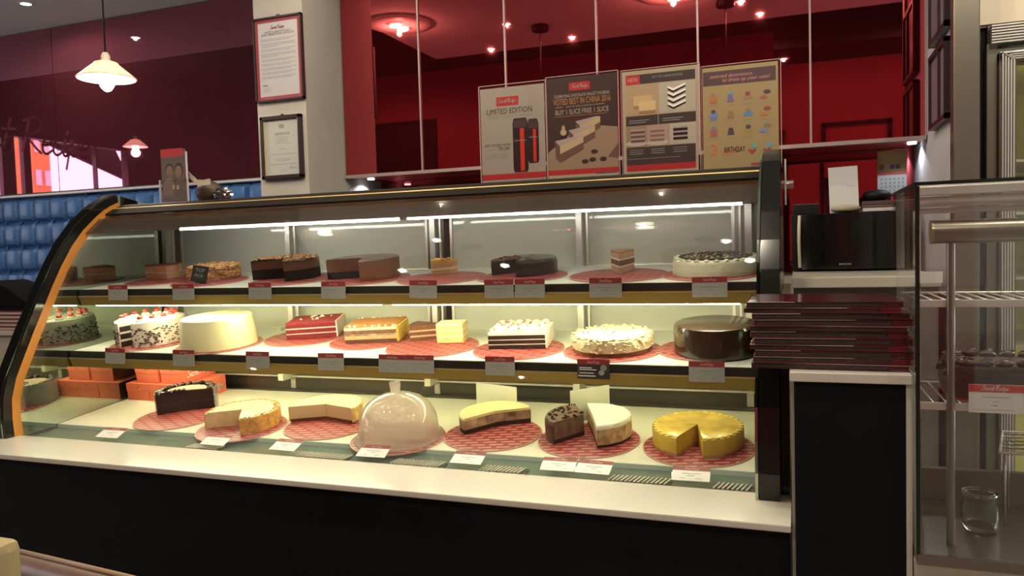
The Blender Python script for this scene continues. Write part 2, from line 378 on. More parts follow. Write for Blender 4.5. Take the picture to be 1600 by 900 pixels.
# doorway and picture on the red wall behind the counter's customers
d1 = struct('door_1', G().box(-5.15, -4.15, -2.62, -2.58, -1.15, 1.62), BLACKM, 'dark doorway in the red wall')
fr = G(); fr.box(.24, .28, -2.6, -2.57, .2, 1.20); fr.box(.86, .90, -2.6, -2.57, .2, 1.20); fr.box(.24, .90, -2.6, -2.57, 1.16, 1.20)
struct('door_2', fr, BLACKM, 'black frame on the red wall')

# plaster pillar with two frames
struct('wall_pillar', G().box(-2.165, -1.92, 2.78, 3.40, -1.15, 1.36), PLASTER, 'pale pillar')
PAPER = mat('grey_notice_paper', (.46, .44, .46), .3, coat=.3)
t = thing('framed_notice', 'tall framed notice with a red border, upper frame on the pale pillar', 'picture frame', (-2.04, 2.78, .645))
x0, x1, z0, z1 = -2.158, -1.917, .650, 1.000
fg = G(); fg.box(x0, x1, 2.760, 2.779, z0, z0 + .007); fg.box(x0, x1, 2.760, 2.779, z1 - .007, z1); fg.box(x0, x0 + .007, 2.760, 2.779, z0, z1); fg.box(x1 - .007, x1, 2.760, 2.779, z0, z1)
part(t, 'frame', fg, WALNUT); part(t, 'red_mount', G().box(x0 + .007, x1 - .007, 2.768, 2.778, z0 + .007, z1 - .007), mat('dusky_red_mount', (.30, .045, .065), .5))
part(t, 'hanging_hook', G().box(-2.045, -2.032, 2.772, 2.779, 1.0, 1.010), BRONZE)
pr = Print((x0 + .022, 2.7675, z0 + .022), (1, 0, 0), (0, 0, 1)); W, Hh = .197, .306
pr.rect(0, 0, W, Hh, PAPER, 0.1); pr.logo(.062, .278, .07, REDCARD); pr.text('SAFETY & HEALTH POLICY', W / 2, .262, .13, BLACKINK); pr.text('(FOR OPERATIONS OUTLETS)', W / 2, .249, .165, BLACKINK)
y = .236
for blk in (2, 3, 2, 3, 2, 2, 2, 2, 2):
    for i in range(blk): pr.rect(.012, y, .185 if i < blk - 1 else .10 + .03 * (blk % 3), y + .0022, GREYINK); y -= .0062
    y -= .0055
pr.rect(.014, .045, .04, .048, BLACKINK)
for i in range(4): pr.rect(.014, .018 + i * .006, .045 + .012 * (i % 2), .0195 + i * .006, GREYINK)
pr.done(t)
t = thing('framed_certificate', 'small certificate in a dark wood frame, lower frame on the pale pillar', 'picture frame', (-2.04, 2.78, .32))
x0, x1, z0, z1 = -2.142, -1.938, .324, .588
fg = G()
for b in ((x0, x1, z0, z0 + .016), (x0, x1, z1 - .016, z1), (x0, x0 + .015, z0, z1), (x1 - .015, x1, z0, z1)): fg.box(b[0], b[1], 2.758, 2.779, b[2], b[3], b=.002)
part(t, 'frame', fg, WALNUT); part(t, 'gilt_edge', G().box(x0 + .015, x0 + .020, 2.764, 2.778, z0 + .016, z1 - .016), mat('pale_gilt', (.5, .40, .22), .4))
part(t, 'hanging_hook', G().box(-2.043, -2.033, 2.772, 2.779, .588, .596), BRONZE)
pr = Print((x0 + .020, 2.769, z0 + .016), (1, 0, 0), (0, 0, 1)); W, Hh = x1 - x0 - .035, z1 - z0 - .032
pr.rect(0, 0, W, Hh, mat('certificate_paper', (.44, .45, .42), .3, coat=.3), .1)
pr.rect(.07, .195, .095, .212, GREYINK); pr.text('CERTIFICATE', W / 2, .168, .075, BLACKINK)
for yy, ww in ((.157, .07), (.149, .06), (.141, .05), (.133, .07), (.108, .03), (.086, .13), (.066, .08), (.060, .07), (.044, .14), (.018, .03)): pr.rect(W / 2 - ww / 2, yy, W / 2 + ww / 2, yy + .002, GREYINK)
pr.stroke([(.115, .024), (.122, .032), (.13, .024), (.14, .03), (.148, .025)], .0016, BLACKINK)
pr.done(t)

# blue tufted panelling below the mirror
tp = thing('tufted_panel', 'blue buttoned leatherette wall panelling under the plum mirror', 'wall panel', (-4.0, 3.38, -.45))
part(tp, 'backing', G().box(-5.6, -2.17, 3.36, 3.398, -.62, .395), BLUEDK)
pad = None; btn = None; PW, PH = .1285, .146
def make_pad():
    g = G(); n = 8; vs = []
    for i in range(n + 1):
        for j in range(n + 1):
            a, b = 2 * i / n - 1, 2 * j / n - 1; hgt = .036 * (1 - a ** 4) ** .5 * (1 - b ** 4) ** .5
            vs.append((a * PW / 2 * .975, -hgt, b * PH / 2 * .975))
    fs = [(i * (n + 1) + j, (i + 1) * (n + 1) + j, (i + 1) * (n + 1) + j + 1, i * (n + 1) + j + 1) for i in range(n) for j in range(n)]
    return g.add(vs, fs, 0, True)
for i in range(24):
    xx = -2.17 - .064 - i * PW
    if -3.86 < xx < -3.74: pass
    for j in range(7):
        zz = .385 - PH / 2 - j * PH
        if pad is None: pad = part(tp, 'tufted_pad', make_pad(), BLUE, local=True); o = pad
        else: o = pad.copy(); C.objects.link(o)
        o.location = (xx + 4.0, 3.36 - 3.38, zz + .45)
        if j < 6 and i < 23:
            if btn is None: btn = part(tp, 'button', G().ball((0, 0, 0), .009, sub=1, sq=(1, .6, 1)), BLUE, local=True); q = btn
            else: q = btn.copy(); C.objects.link(q)
            q.location = (xx - PW / 2 + 4.0, 3.354 - 3.38, zz - PH / 2 + .45)
part(tp, 'capping', G().box(-5.6, -2.17, 3.325, 3.398, .388, .402, b=.003), mat('pale_capping', (.55, .57, .60), .3))
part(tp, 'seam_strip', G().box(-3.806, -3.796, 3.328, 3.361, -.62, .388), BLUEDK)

# red mirrored wall cabinets
xs = [-1.917, -1.529, -1.131, -.743, -.35, .048, .422]
wc = ['next to the pale pillar', 'second from the pillar', 'above the flask poster', 'above the black chocolate poster', 'above the four posters on the right', 'farthest right, above the microwave']
for i in range(6):
    a, b = xs[i], xs[i + 1]
    t = thing('wall_cabinet', 'red mirrored wall cabinet, ' + wc[i], 'cabinet', ((a + b) / 2, 3.2, .345), group='red mirrored wall cabinets')
    part(t, 'body', G().box(a, b, 3.082, 3.38, .347, 1.355), mat('dark_red_carcass', (.30, .03, .04), .35))
    part(t, 'door', G().box(a + .003, b - .003, 3.062, 3.081, .352, 1.355), RED_GLASS)
    part(t, 'edge_trim', G().box(b - .0035, b + .0035, 3.055, 3.081, .352, 1.355), mat('pale_pink_alu', (.34, .26, .255), .45, metal=.3))
    part(t, 'bottom_rail', G().box(a, b, 3.052, 3.081, .338, .352), mat('pale_pink_alu', (.52, .42, .41), .35))

for xx, wd in ((-1.87, 'left'), (.395, 'right')):
    t = thing('under_cabinet_light', 'small round light under the wall cabinets at their ' + wd + ' end', 'downlight', (xx, 3.2, .346), group='under-cabinet lights')
    part(t, 'lens', G().lathe([(0, 0), (.016, 0), (.016, -.006), (0, -.006)], 16, c=(xx, 3.2, .3465)), mat('cool_lens', (1, 1, 1), emit=(.85, .95, 1), es=8.0))
    L = bpy.data.lights.new('lamp', 'SPOT'); L.energy = 1.6; L.color = (.85, .93, 1); L.spot_size = R(140); L.shadow_soft_size = .015; o = bpy.data.objects.new('bulb_light', L); C.objects.link(o); o.parent = t; o.location = (0, 0, -.012)
# wall return on the right, carrying two pictures, and the upright fridge
struct('wall_return', G().box(.426, .47, 2.558, 3.40, -1.15, 1.36), mat('lilac_grey_paint', (.50, .47, .50), .8), 'short grey wall beside the cabinets')
for nm, z0, z1, lab in (('framed_picture', .345, .580, 'dark framed picture on the short grey wall, lower of the pair'), ('framed_picture', .612, .88, 'dark framed picture on the short grey wall, upper of the pair')):
    t = thing(nm, lab, 'picture frame', (.42, 2.73, z0))
    fg = G()
    for b in ((2.585, 2.885, z0, z0 + .014), (2.585, 2.885, z1 - .014, z1), (2.585, 2.600, z0, z1), (2.871, 2.885, z0, z1), (2.70, 2.706, z0, z1)): fg.box(.404, .4255, b[0], b[1], b[2], b[3])
    part(t, 'frame', fg, WALNUT); part(t, 'picture', G().box(.412, .4255, 2.600, 2.871, z0 + .014, z1 - .014), mat('dull_mauve_print', (.19, .15, .19), .3))
uf = thing('upright_fridge', 'tall stainless steel fridge with a glass door and a lit greenish interior', 'fridge', (.9, 2.8, -1.15))
part(uf, 'side_column', G().box(.414, .480, 2.505, 2.556, -1.14, 1.355, b=.003), STEEL)
part(uf, 'gap_shade_block', G().box(.472, .53, 2.69, 3.2, -1.14, .615), BLACKM)  # black box standing in for the shade in the recess
part(uf, 'inner_jamb', G().box(.526, .554, 2.66, 2.74, -1.14, .56, b=.002), STEEL)
part(uf, 'frame_stile', G().box(.554, .598, 2.64, 2.72, -1.14, .53, b=.003), STEEL)
for i in range(5): part(uf, 'frame_rib', G().box(.560 + i * .007, .564 + i * .007, 2.632, 2.641, -1.14, .528 - .004 * i), ALU)
for i in range(4): part(uf, 'head_rib', G().box(.56 + i * .007, 1.5, 2.632, 2.641, .526 - .006 * i - .003, .526 - .006 * i), ALU)
part(uf, 'frame_head', G().box(.554, 1.5, 2.64, 2.72, .500, .53, b=.003), STEEL)
for i in range(7): part(uf, 'grille_slat', G().box(.534, 1.5, 2.636, 2.665, .556 + i * .008, .5605 + i * .008), ALU)
part(uf, 'grille_back', G().box(.53, 1.5, 2.665, 2.70, .55, .615), DARKSTEEL)
part(uf, 'door_pane', G().box(.598, 1.5, 2.665, 2.672, -1.1, .5), GLASS)
ig = G(); ig.box(.598, 1.5, 3.28, 3.30, -1.1, .5); ig.box(.598, .615, 2.72, 3.28, -1.1, .5); ig.box(1.48, 1.5, 2.72, 3.28, -1.1, .5); ig.box(.598, 1.5, 2.72, 3.28, -1.14, -1.1); ig.box(.598, 1.5, 2.72, 3.28, .5, .52)
part(uf, 'lit_lining', ig, mat('yellow_green_lining', (.62, .60, .26), .6))
part(uf, 'lamp', G().tube([(1.2, 2.75, -1.0), (1.2, 2.75, .45)], .008, 8), mat('fridge_lamp', (1, 1, .8), emit=(1, .95, .62), es=30.0))
for zz in (.22, .06, -.14, -.35): part(uf, 'shelf', G().box(.615, 1.48, 2.78, 3.26, zz, zz + .008), ALU)
single('fridge_surround', G().box(.484, 1.6, 2.665, 2.69, .618, 1.355), WARMPLASTER, 'cream wall panel above the stainless fridge', 'wall panel', (1.0, 2.66, .618))

# ================================================================== LAMPS
def spot(parent, loc, watt, ang=150, blend=.6, rad=.03, col=(1, .85, .66), down=True, kind='SPOT'):
    L = bpy.data.lights.new('lamp', kind); L.energy = watt; L.color = col; L.shadow_soft_size = rad
    if kind == 'SPOT': L.spot_size = R(ang); L.spot_blend = blend
    o = bpy.data.objects.new('bulb_light', L); C.objects.link(o); top = parent; o.parent = parent
    tl = Vector(top['_loc']); o.location = Vector(loc) - tl; return o
LENS = mat('downlight_lens', (1, 1, 1), emit=(1, .93, .80), es=14.0)
def downlight(x, y, z, label, watt=SPOT_W):
    t = thing('ceiling_downlight', label, 'downlight', (x, y, z), group='ceiling downlights')
    part(t, 'trim_ring', G().lathe([(.0245, -.001), (.040, -.001), (.040, -.004), (.026, -.005)], 24, c=(x, y, z)), WHITECARD)
    part(t, 'lens', G().lathe([(0, -.0015), (.024, -.0015), (.024, -.004), (0, -.004)], 20, c=(x, y, z)), LENS)
    spot(t, (x, y, z - .009), watt, ang=172, blend=.35, rad=.010); return t
downlight(-3.79, 3.02, 1.36, 'round downlight in the pale ceiling at the far left above the pendant lamp')
for x, y, l in ((-1.36, 1.19, 'seen mirrored above the posters'), (-1.94, 1.15, 'seen mirrored in the second cabinet'), (-.20, 1.19, 'seen mirrored in the fifth cabinet'), (-1.64, 1.65, 'over the middle of the display case'), (-.29, 1.48, 'over the right end of the display case'), (.9, 1.9, 'over the glass cabinet on the right'), (.7, 1.2, 'over the customers on the right'), (-1.60, 2.46, 'above the case top by the pale pillar'), (-.55, 2.46, 'above the case top near the posters')):
    downlight(x, y, 1.36, 'round downlight in the pale ceiling ' + l, SPOT_W * (2.0 if x > .8 else .6 if y > 2.4 else 1.0))
for x in (-4.5, -2.0, .5, 2.6): downlight(x, -1.0, 2.2, 'added fill downlight in the black upper ceiling behind the viewer, ' + {-4.5: 'farthest left', -2.0: 'second from the left', .5: 'third from the left', 2.6: 'farthest right'}[x], 60.0)  # unseen fill lamps added to light the red wall, floor and right side
downlight(-.08, .47, 1.235, 'round downlight under the black soffit', 3.0)
ENAMEL = mat('cream_enamel', (.80, .72, .60), .3)
BULB = mat('glowing_bulb', (1, 1, 1), emit=(1, .90, .72), es=30.0)
BULB2 = mat('small_bulb', (1, 1, 1), emit=(1, .88, .68), es=16.0)
SHADEIN = mat('lamp_shade_inside', (.85, .78, .66), .4)
def pendant(x, y, z, ztop, label, k=1.0, watt=PEND_W, lit=True):
    """z = rim height"""
    t = thing('pendant_lamp', label, 'pendant lamp', (x, y, z), group='pendant lamps'); c = (x, y, z)
    R0 = .112 * k
    pf = [(R0, 0), (R0 + .003, .004), (R0 * .72, .034 * k), (R0 * .45, .060 * k), (R0 * .40, .068 * k), (R0 * .15, .078 * k), (.012, .082 * k), (.012, .079 * k), (R0 * .14, .075 * k), (R0 * .37, .064 * k), (R0 * .42, .057 * k), (R0 * .69, .031 * k), (R0 - .004, .002)]
    part(t, 'shade', G().lathe(pf, 40, c=c), OPAL if lit else BLACKM)
    part(t, 'socket', G().lathe([(0, .05 * k), (.018, .05 * k), (.018, .095 * k), (.010, .110 * k), (0, .110 * k)], 16, c=c), ENAMEL)
    part(t, 'bulb', G().ball((x, y, z - .006), .031 * k, sub=2, sq=(1, 1, 1.5)), BULB if lit else mat('unlit_bulb', (.3, .28, .24), .2))
    part(t, 'cord', G().tube([(x, y, z + .1 * k), (x, y, ztop)], .0035, 6), BLACKM)
    part(t, 'canopy', G().lathe([(0, 0), (.05, 0), (.055, -.02), (.05, -.035), (0, -.035)], 20, c=(x, y, ztop)), BLACKM)
    if lit: spot(t, (x, y, z - .06), watt, kind='POINT', rad=.04, col=(1, .88, .72))
    return t
pendant(-2.70, 2.50, .755, 1.36, 'cream cone pendant lamp hanging above the left end of the display case')
pendant(-6.4, .52, 1.16, 2.2, 'cream cone pendant lamp reflected small and red in the plum mirror', 1.05)
pendant(-1.47, 1.52, .80, 1.36, 'unlit black pendant lamp in front of the case, left of the pair', lit=False)  # this pair made black and unlit to keep bright spots off the glass
pendant(-.37, 1.53, .80, 1.36, 'unlit black pendant lamp in front of the case, right of the pair', lit=False)
for x, y, l in ((-2.22, 1.93, 'left'), (-.62, 1.80, 'right')):  # added so their reflections show in the curved front glass
    t = thing('ceiling_disc_lamp', 'round ceiling lamp added for reflections in the case glass, bulb doubled, ' + l + ' of the two', 'ceiling lamp', (x, y, 1.36), group='ceiling disc lamps')
    part(t, 'diffuser_disc', G().lathe([(0, 0), (.18, 0), (.185, -.008), (.17, -.014), (0, -.014)], 40, c=(x, y, 1.359)), mat('glowing_disc', (.8, .76, .68), .5, emit=(1, .9, .74), es=.2))
    for k in (-.045, .045): part(t, 'bulb', G().ball((x, y + k, 1.335), .022, sub=2, sq=(1.9, 1, .6)), BULB2)  # one bulb doubled to imitate the twin reflection of the glass surfaces
    spot(t, (x, y, 1.30), 7.0, kind='POINT', rad=.012, col=(1, .86, .66))

# ================================================================== COUNTER AND DISPLAY CASE
# profile of the case front, (y, z)
PRF = [(1.787, -.560), (1.783, -.500), (1.785, -.440), (1.802, -.380), (1.834, -.316), (1.872, -.240), (1.913, -.163), (1.952, -.090), (1.990, -.024), (2.033, .040), (2.080, .094), (2.140, .145), (2.166, .164), (2.200, .183), (2.235, .197)]
def pz(z):
    for (a, b), (c, d) in zip(PRF, PRF[1:]):
        if b <= z <= d: return a + (c - a) * (z - b) / (d - b)
    return PRF[-1][0]
def offs(d, lo=0, hi=len(PRF)):
    out = []
    for i in range(lo, hi):
        a, b = PRF[max(i - 1, 0)], PRF[min(i + 1, len(PRF) - 1)]; ty, tz = b[0] - a[0], b[1] - a[1]; l = math.hypot(ty, tz)
        out.append((PRF[i][0] + tz / l * d, PRF[i][1] - ty / l * d))
    return out
def strip(g, d0, d1, x0, x1, lo=0, hi=len(PRF), mi=0):
    a, b = offs(d0, lo, hi), offs(d1, lo, hi); n = len(a)
    for i in range(n - 1):
        g.extr_x([a[i], a[i + 1], b[i + 1], b[i]], x0, x1, mi, False)
    return g
XL, XR = -2.388, -.092
cb = thing('service_counter', 'long black counter front under the white ledge', 'counter', (-1.3, 1.7, -1.15))
part(cb, 'front_panel', G().box(-2.55, -.022, 1.612, 1.64, -1.15, -.5755), BLACKP)
part(cb, 'carcass', G().box(-2.54, -.024, 1.645, 2.52, -1.15, -.595), BLACKP)
single('counter_ledge', G().box(-2.55, -.018, 1.591, 1.790, -.575, -.560, b=.003), WHITESTONE, 'long white stone ledge running along the front of the cake display case', 'ledge', (-1.3, 1.8, -.575))

dc = thing('display_case', 'long curved glass cake display case with gold trims and lit shelves', 'display case', (-1.2, 2.2, -.56))
gl = G(); a, b = offs(.003), offs(-.003); n = len(a) - 2
for i in range(n - 1):
    m = [(XL, *a[i]), (XR, *a[i]), (XR, *a[i + 1]), (XL, *a[i + 1])]; gl.add(m, [(0, 1, 2, 3)], 0, True)
    m = [(XL, *b[i]), (XR, *b[i]), (XR, *b[i + 1]), (XL, *b[i + 1])]; gl.add(m, [(0, 1, 2, 3)], 0, True)
part(dc, 'curved_front_pane', gl, GLASS)
# end frames
g = G(); strip(g, .012, -.050, -2.428, -2.3862); part(dc, 'left_end_frame', g, BLACKG)
g = G(); strip(g, .009, -.020, -2.386, -2.380); part(dc, 'left_lit_gold_trim', g, GOLD_LIT)
g = G(); strip(g, -.0205, -.050, -2.386, -2.381); part(dc, 'left_inner_frame', g, BLACKG)
g = G(); strip(g, .010, -.040, XR, -.041); part(dc, 'right_end_frame', g, BLACKG)
def endplate(x0, x1):
    g = G(); p = offs(-.052); p = p + [(2.52, .185), (2.52, -.56)]; return g.extr_x(p, x0, x1)
part(dc, 'left_end_pane', endplate(XL - .006, XL), END_GLASS); part(dc, 'left_outer_panel', endplate(-2.428, -2.396), BLACKG)
part(dc, 'right_end_pane', endplate(XR, XR + .006), END_GLASS); part(dc, 'right_inner_panel', endplate(-.083, -.041), BLACKG)
part(dc, 'right_outer_panel', G().extr_x([(1.845, -.56), (1.89, -.31), (2.02, -.13), (2.5, -.13), (2.5, -.56)], -.040, -.022), mat('olive_side_panel', (.13, .105, .05), .5))
# hood
g = G(); g.extr_x([(2.226, .1975), (2.240, .206), (2.53, .206), (2.53, .185), (2.25, .185)], -2.428, -.041); part(dc, 'top_board', g, BLACKM)
g = G(); g.tube([(-2.385, 2.2045, .1880), (-.093, 2.2045, .1880)], .0050, 12); part(dc, 'hood_rail', g, mat('hood_gold', (.58, .40, .14), .35, metal=.4))
g = G(); strip(g, .002, -.006, XL, XR, 12, 14); part(dc, 'hood_groove', g, mat('matt_dark_groove', (.012, .009, .006), .8, spec=.15))
g = G(); strip(g, .003, -.006, XL, XR, 13, 15); part(dc, 'hood_lip', g, mat('matt_dark_groove', (.012, .009, .006), .8))
g = G(); strip(g, .010, .003, XL, XR, 11, 13); part(dc, 'hood_band', g, mat('hood_band_gold', (.72, .46, .15), .45, metal=.15))
g = G(); strip(g, -.004, -.007, XL, XR, 10, 12); part(dc, 'tinted_band', g, BROWNTINT)
g = G(); g.tube([(-.040, 2.292, .156), (-.010, 2.292, .156)], .012, 16); part(dc, 'hinge_knob', g, CHROME)
g = G(); g.box(-.033, -.029, 2.28, 2.32, .10, .225); part(dc, 'hinge_plate', g, mat('pale_plastic', (.6, .6, .58), .4))
for xx in (-2.405, -.066): part(dc, 'corner_screw', G().ball((xx, 2.131, .156), .006, sub=1), CHROME)
# back: sliding doors
for i, (x0, x1) in enumerate(((-2.33, -1.79), (-1.80, -1.232), (-1.14, -.668), (-.675, -.183))):
    yy = 2.478 + .012 * (i % 2)
    d = part(dc, 'sliding_door', G().box(x0, x1, yy, yy + .005, -.36, .125), DOOR_ACRYLIC)
    fg = G()
    for b in ((x0, x0 + .009, -.36, .125), (x1 - .009, x1, -.36, .125), (x0, x1, .118, .125), (x0, x1, -.365, -.355)): fg.box(b[0], b[1], yy - .006, yy + .008, b[2], b[3])
    part(d, 'door_frame', fg, ALU)
part(dc, 'centre_post', G().box(-1.215, -1.155, 2.455, 2.50, -.50, .13), DARKSTEEL)
for xx in (-2.36, -1.79, -1.19, -.665, -.14): part(dc, 'upright', G().box(xx - .010, xx + .010, 2.435, 2.455, -.50, .13), ALU)
for xx in (-2.345, -1.765, -1.165, -.64, -.165): part(dc, 'upright', G().box(xx - .003, xx + .003, 2.445, 2.455, -.50, .13), ALU)
for x0, x1 in ((-2.384, -2.332), (-.182, -.096)): part(dc, 'end_post', G().box(x0, x1, 2.478, 2.50, -.36, .125), mat('dull_steel', (.30, .29, .25), .45, metal=.5))
part(dc, 'back_header', G().box(XL, XR, 2.44, 2.50, .122, .185), DARKSTEEL)
g = G(); g.box(XL, XR, 2.44, 2.50, -.56, -.455); part(dc, 'back_sill', g, DARKSTEEL)
for zz in (-.455, -.44, -.415): part(dc, 'slide_rail', G().box(XL, XR, 2.415, 2.46, zz, zz + .006), ALU)
part(dc, 'lower_back_panel', G().box(XL, XR, 2.485, 2.515, -.46, -.30), mat('dim_back_panel', (.10, .095, .08), .4))
TIL = math.atan(.1)
def sh_z(s, y):
    y0, z0 = {1: (2.05, -.10), 2: (2.0, -.3115), 3: (1.82, -.565)}[s]; return z0 + .1 * (y - y0)
def tilt_slab(s, y0, y1, x0, x1, th, top=0.0): # thickness downward from the plane
    return G().extr_x([(y0, sh_z(s, y0) + top), (y1, sh_z(s, y1) + top), (y1, sh_z(s, y1) - th), (y0, sh_z(s, y0) - th)], x0, x1)
for s, yf, led, lr in ((1, 2.05, LEDM, .006), (2, 2.0, LEDF, .0035)):
    xl = XL + .004 if s == 1 else -2.30
    sh = part(dc, 'shelf', tilt_slab(s, yf, 2.43, XL + .003, XR - .003, .012), SHELFW)
    zf = sh_z(s, yf)
    part(sh, 'front_edge', G().box(XL + .004, XR - .006, yf - .012, yf + .012, zf - .022, zf - .0005), mat('dark_glass_edge', (.022, .024, .018), .2))
    part(sh, 'gold_lip', G().box(XL + .004, XR - .006, yf - .017, yf, zf - .0265, zf - .0225), mat('pale_gold', (.66, .52, .24), .3, metal=.7))
    g = G(); g.extr_x([(yf - .015, zf - .027), (yf - .004, zf - .056), (yf + .01, zf - .056), (yf + .01, zf - .027)], XL + .004, XR - .006)
    part(sh, 'gold_rail', g, mat('rail_gold', (.36, .25, .07), .45, metal=.75))
    for x0, x1 in ((XL + .05, -1.19), (-1.15, XR - .05)): part(sh, 'light_tube', G().tube([(x0, yf + .020, zf - .054), (x1, yf + .020, zf - .054)], lr, 8), led)
    if s == 2:
        for xx in (-1.79, -1.19, -.665): part(sh, 'bracket', G().box(xx - .011, xx + .011, 2.36, 2.435, -.46, -.265), mat('cream_bracket', (.55, .54, .42), .4))
for x0, x1, m_ in ((XL + .06, -1.22, LEDL), (-1.14, XR - .05, LEDR)):
    part(sh, 'light_tube', G().tube([(x0, 2.16, sh_z(2, 2.16) - .026), (x1, 2.16, sh_z(2, 2.16) - .026)], .008, 8), m_)
tl = G(); tl.tube([(XL + .30, 2.22, .106), (-1.2, 2.22, .106)], .005, 8); tl.tube([(-1.17, 2.22, .106), (XR - .05, 2.22, .106)], .004, 8)
part(dc, 'top_light_tube', tl, LEDT)
part(dc, 'deck', tilt_slab(3, 1.93, 2.40, XL + .003, XR - .003, .010), mat('cream_deck', (.74, .74, .58), .3))
part(dc, 'deck_glass_edge', tilt_slab(3, 1.926, 1.9298, XL + .003, XR - .003, .012), mat('pale_green_edge', (.5, .62, .55), .2))
part(dc, 'deck_step', G().box(XL + .003, XR - .003, 2.40, 2.44, -.56, -.503), DARKSTEEL)
part(dc, 'front_channel', tilt_slab(3, 1.793, 1.926, XL + .003, XR - .003, .016, -.012), DECKG)
slat = None
for x0, x1 in ((-1.74, -1.62), (-1.37, -1.18), (-1.04, -.885), (-.78, -.655), (-.44, -.29), (-.19, -.10)):
    part(dc, 'vent_tray', tilt_slab(3, 1.825, 1.862, x0, x1, .0105, -.0085), BLACKM)
    k = int((x1 - x0) / .0105)
    for i in range(k):
        if slat is None: slat = part(dc, 'vent_slat', G().box(-.0019, .0019, -.019, .019, -.002, .002), mat('pale_vent', (.42, .42, .33), .4), local=True); o = slat
        else: o = slat.copy(); C.objects.link(o)
        o.location = (x0 + (i + .5) * .0105 + 1.2, 1.8435 - 2.2, -.5685 + .56); o.rotation_euler = (TIL, 0, R(-18))

# ================================================================== CAKES
def cam_a(x, y): return math.atan2(-y, -x)
def shelf_thing(name, label, cat, s, x, y, group=None, lift=0.0):
    return thing(name, label, cat, (x, y, sh_z(s, y) + lift), (TIL, 0, 0), group)
def board(s, x, y, r, what):
    t = shelf_thing('cake_board', 'round red printed cake board under ' + what, 'cake board', s, x, y, 'red printed cake boards', .0006)
    part(t, 'card', G().lathe([(0, 0), (r, 0), (r, .0032), (0, .0032)], 48), BOARD, local=True)
    part(t, 'rim', G().lathe([(r, .0002), (r + .0025, .0002), (r + .0025, .003), (r, .003)], 48), mat('board_edge', (.55, .30, .25), .5), local=True)
    return t
BT = .0045
def sect(prof, gap, ca, n=44, jit=0.0):
    """remaining sector after cutting the gap (phi0,phi1, degrees, relative to the viewer)"""
    if gap is None: return G().lathe(prof, n, jit=jit, rr=rnd)
    a0 = ca + R(gap[1]); a1 = ca + R(gap[0]) + 2 * math.pi
    return G().lathe(prof, n, a0, a1, jit=jit, rr=rnd)
def cake(name, label, s, x, y, r, layers, gap=None, skin=None, jit=.0008, cat='cake'):
    """layers: (part, z0, z1, material[, r scale, rounding]); skin: (part, z0, z1, material, thickness)"""
    t = shelf_thing(name, label, cat, s, x, y, None, BT); ca = cam_a(x, y); t['_ca'] = ca
    for L in layers:
        nm, z0, z1, m = L[:4]; k = L[4] if len(L) > 4 else 1.0; rd = L[5] if len(L) > 5 else 0.0; q = r * k
        pf = [(0, z0), (q, z0), (q, z1), (0, z1)] if not rd else [(0, z0), (q, z0), (q, z1 - rd), (q - rd * .3, z1 - rd * .3), (q - rd, z1), (0, z1)]
        part(t, nm, sect(pf, gap, ca, jit=jit), m, local=True)
    if skin:
        nm, z0, z1, m, th = skin
        part(t, nm, sect([(r + .0005, z0), (r + th, z0), (r + th, z1), (r + .0005, z1)], gap, ca, jit=jit), m, local=True)
    return t
def inside(gap, ca, a):
    if gap is None: return True
    d = math.degrees(a - ca)
    while d < gap[0]: d += 360
    while d >= gap[0] + 360: d -= 360
    return d > gap[1]
def crumbs(t, name, m, r, z, n, size, gap=None, sq=(1, 1, .6), rmin=0.0, side=None):
    """side=(z0,z1): on the wall of the cake, else on its top"""
    g = G(); ca = t['_ca']; k = 0
    while k < n:
        a = rnd.uniform(0, 2 * math.pi); q = r * math.sqrt(rnd.uniform((rmin / r) ** 2, 1))
        if not inside(gap, ca, a): continue
        s = size * rnd.uniform(.6, 1.3)
        if side: c = (r * math.cos(a), r * math.sin(a), rnd.uniform(*side))
        else: c = (q * math.cos(a), q * math.sin(a), z + s * .2)
        o = len(g.v); g.ball((0, 0, 0), s, sub=1, sq=(sq[0] * rnd.uniform(.7, 1.3), sq[1] * rnd.uniform(.7, 1.3), sq[2]), jit=.2, rr=rnd)
        g.xf(Matrix.Translation(c) @ Euler((rnd.uniform(-.6, .6), rnd.uniform(-.6, .6), rnd.uniform(0, 6))).to_matrix().to_4x4(), o); k += 1
    return part(t, name, g, m, local=True, stuff=True)
def block(name, label, s, x, y, wx, wy, rz, layers, cat='cake', side=None, shear=0.0):
    t = thing(name, label, cat, (x, y, sh_z(s, y) + BT), (TIL, 0, 0)); t['_ca'] = 0; Mz = Matrix.Rotation(R(rz), 4, 'Z')
    for L in layers:
        nm, z0, z1, m = L[:4]; e = L[4] if len(L) > 4 else 0.0
        g = G().box(-wx / 2 - e, wx / 2 + e, -wy / 2 - e, wy / 2 + e, z0, z1, b=min(.0015, (z1 - z0) * .3)); g.xf(Mz); part(t, nm, g, m, local=True)
    return t, Mz

SPONGE = mat('pale_sponge', (.60, .40, .22), .9, noise=.25, nscale=250, bump=.4, bscale=300)
PEACH = mat('peach_sponge', (.62, .36, .20), .85, noise=.15, nscale=200, bump=.3, bscale=300)
PINKGLAZE = mat('pink_brown_glaze', (.34, .10, .07), .4)
CHOC = mat('dark_chocolate', (.024, .011, .007), .30, noise=.15, nscale=60)
CHOCSP = mat('chocolate_sponge', (.020, .010, .007), .9, noise=.35, nscale=260, bump=.5, bscale=350)
CHOCBASE = mat('dark_biscuit_base', (.014, .008, .006), .9, bump=.5, bscale=300)
MOUSSE = mat('milk_chocolate_mousse', (.19, .075, .028), .55, noise=.08, nscale=120)
MOUSSE2 = mat('brown_mousse', (.115, .052, .026), .5, noise=.1, nscale=120)
GANACHE = mat('satin_chocolate_ganache', (.035, .018, .010), .16, coat=.4)
NUT = mat('chopped_nuts', (.62, .36, .14), .6, noise=.4, nscale=120)
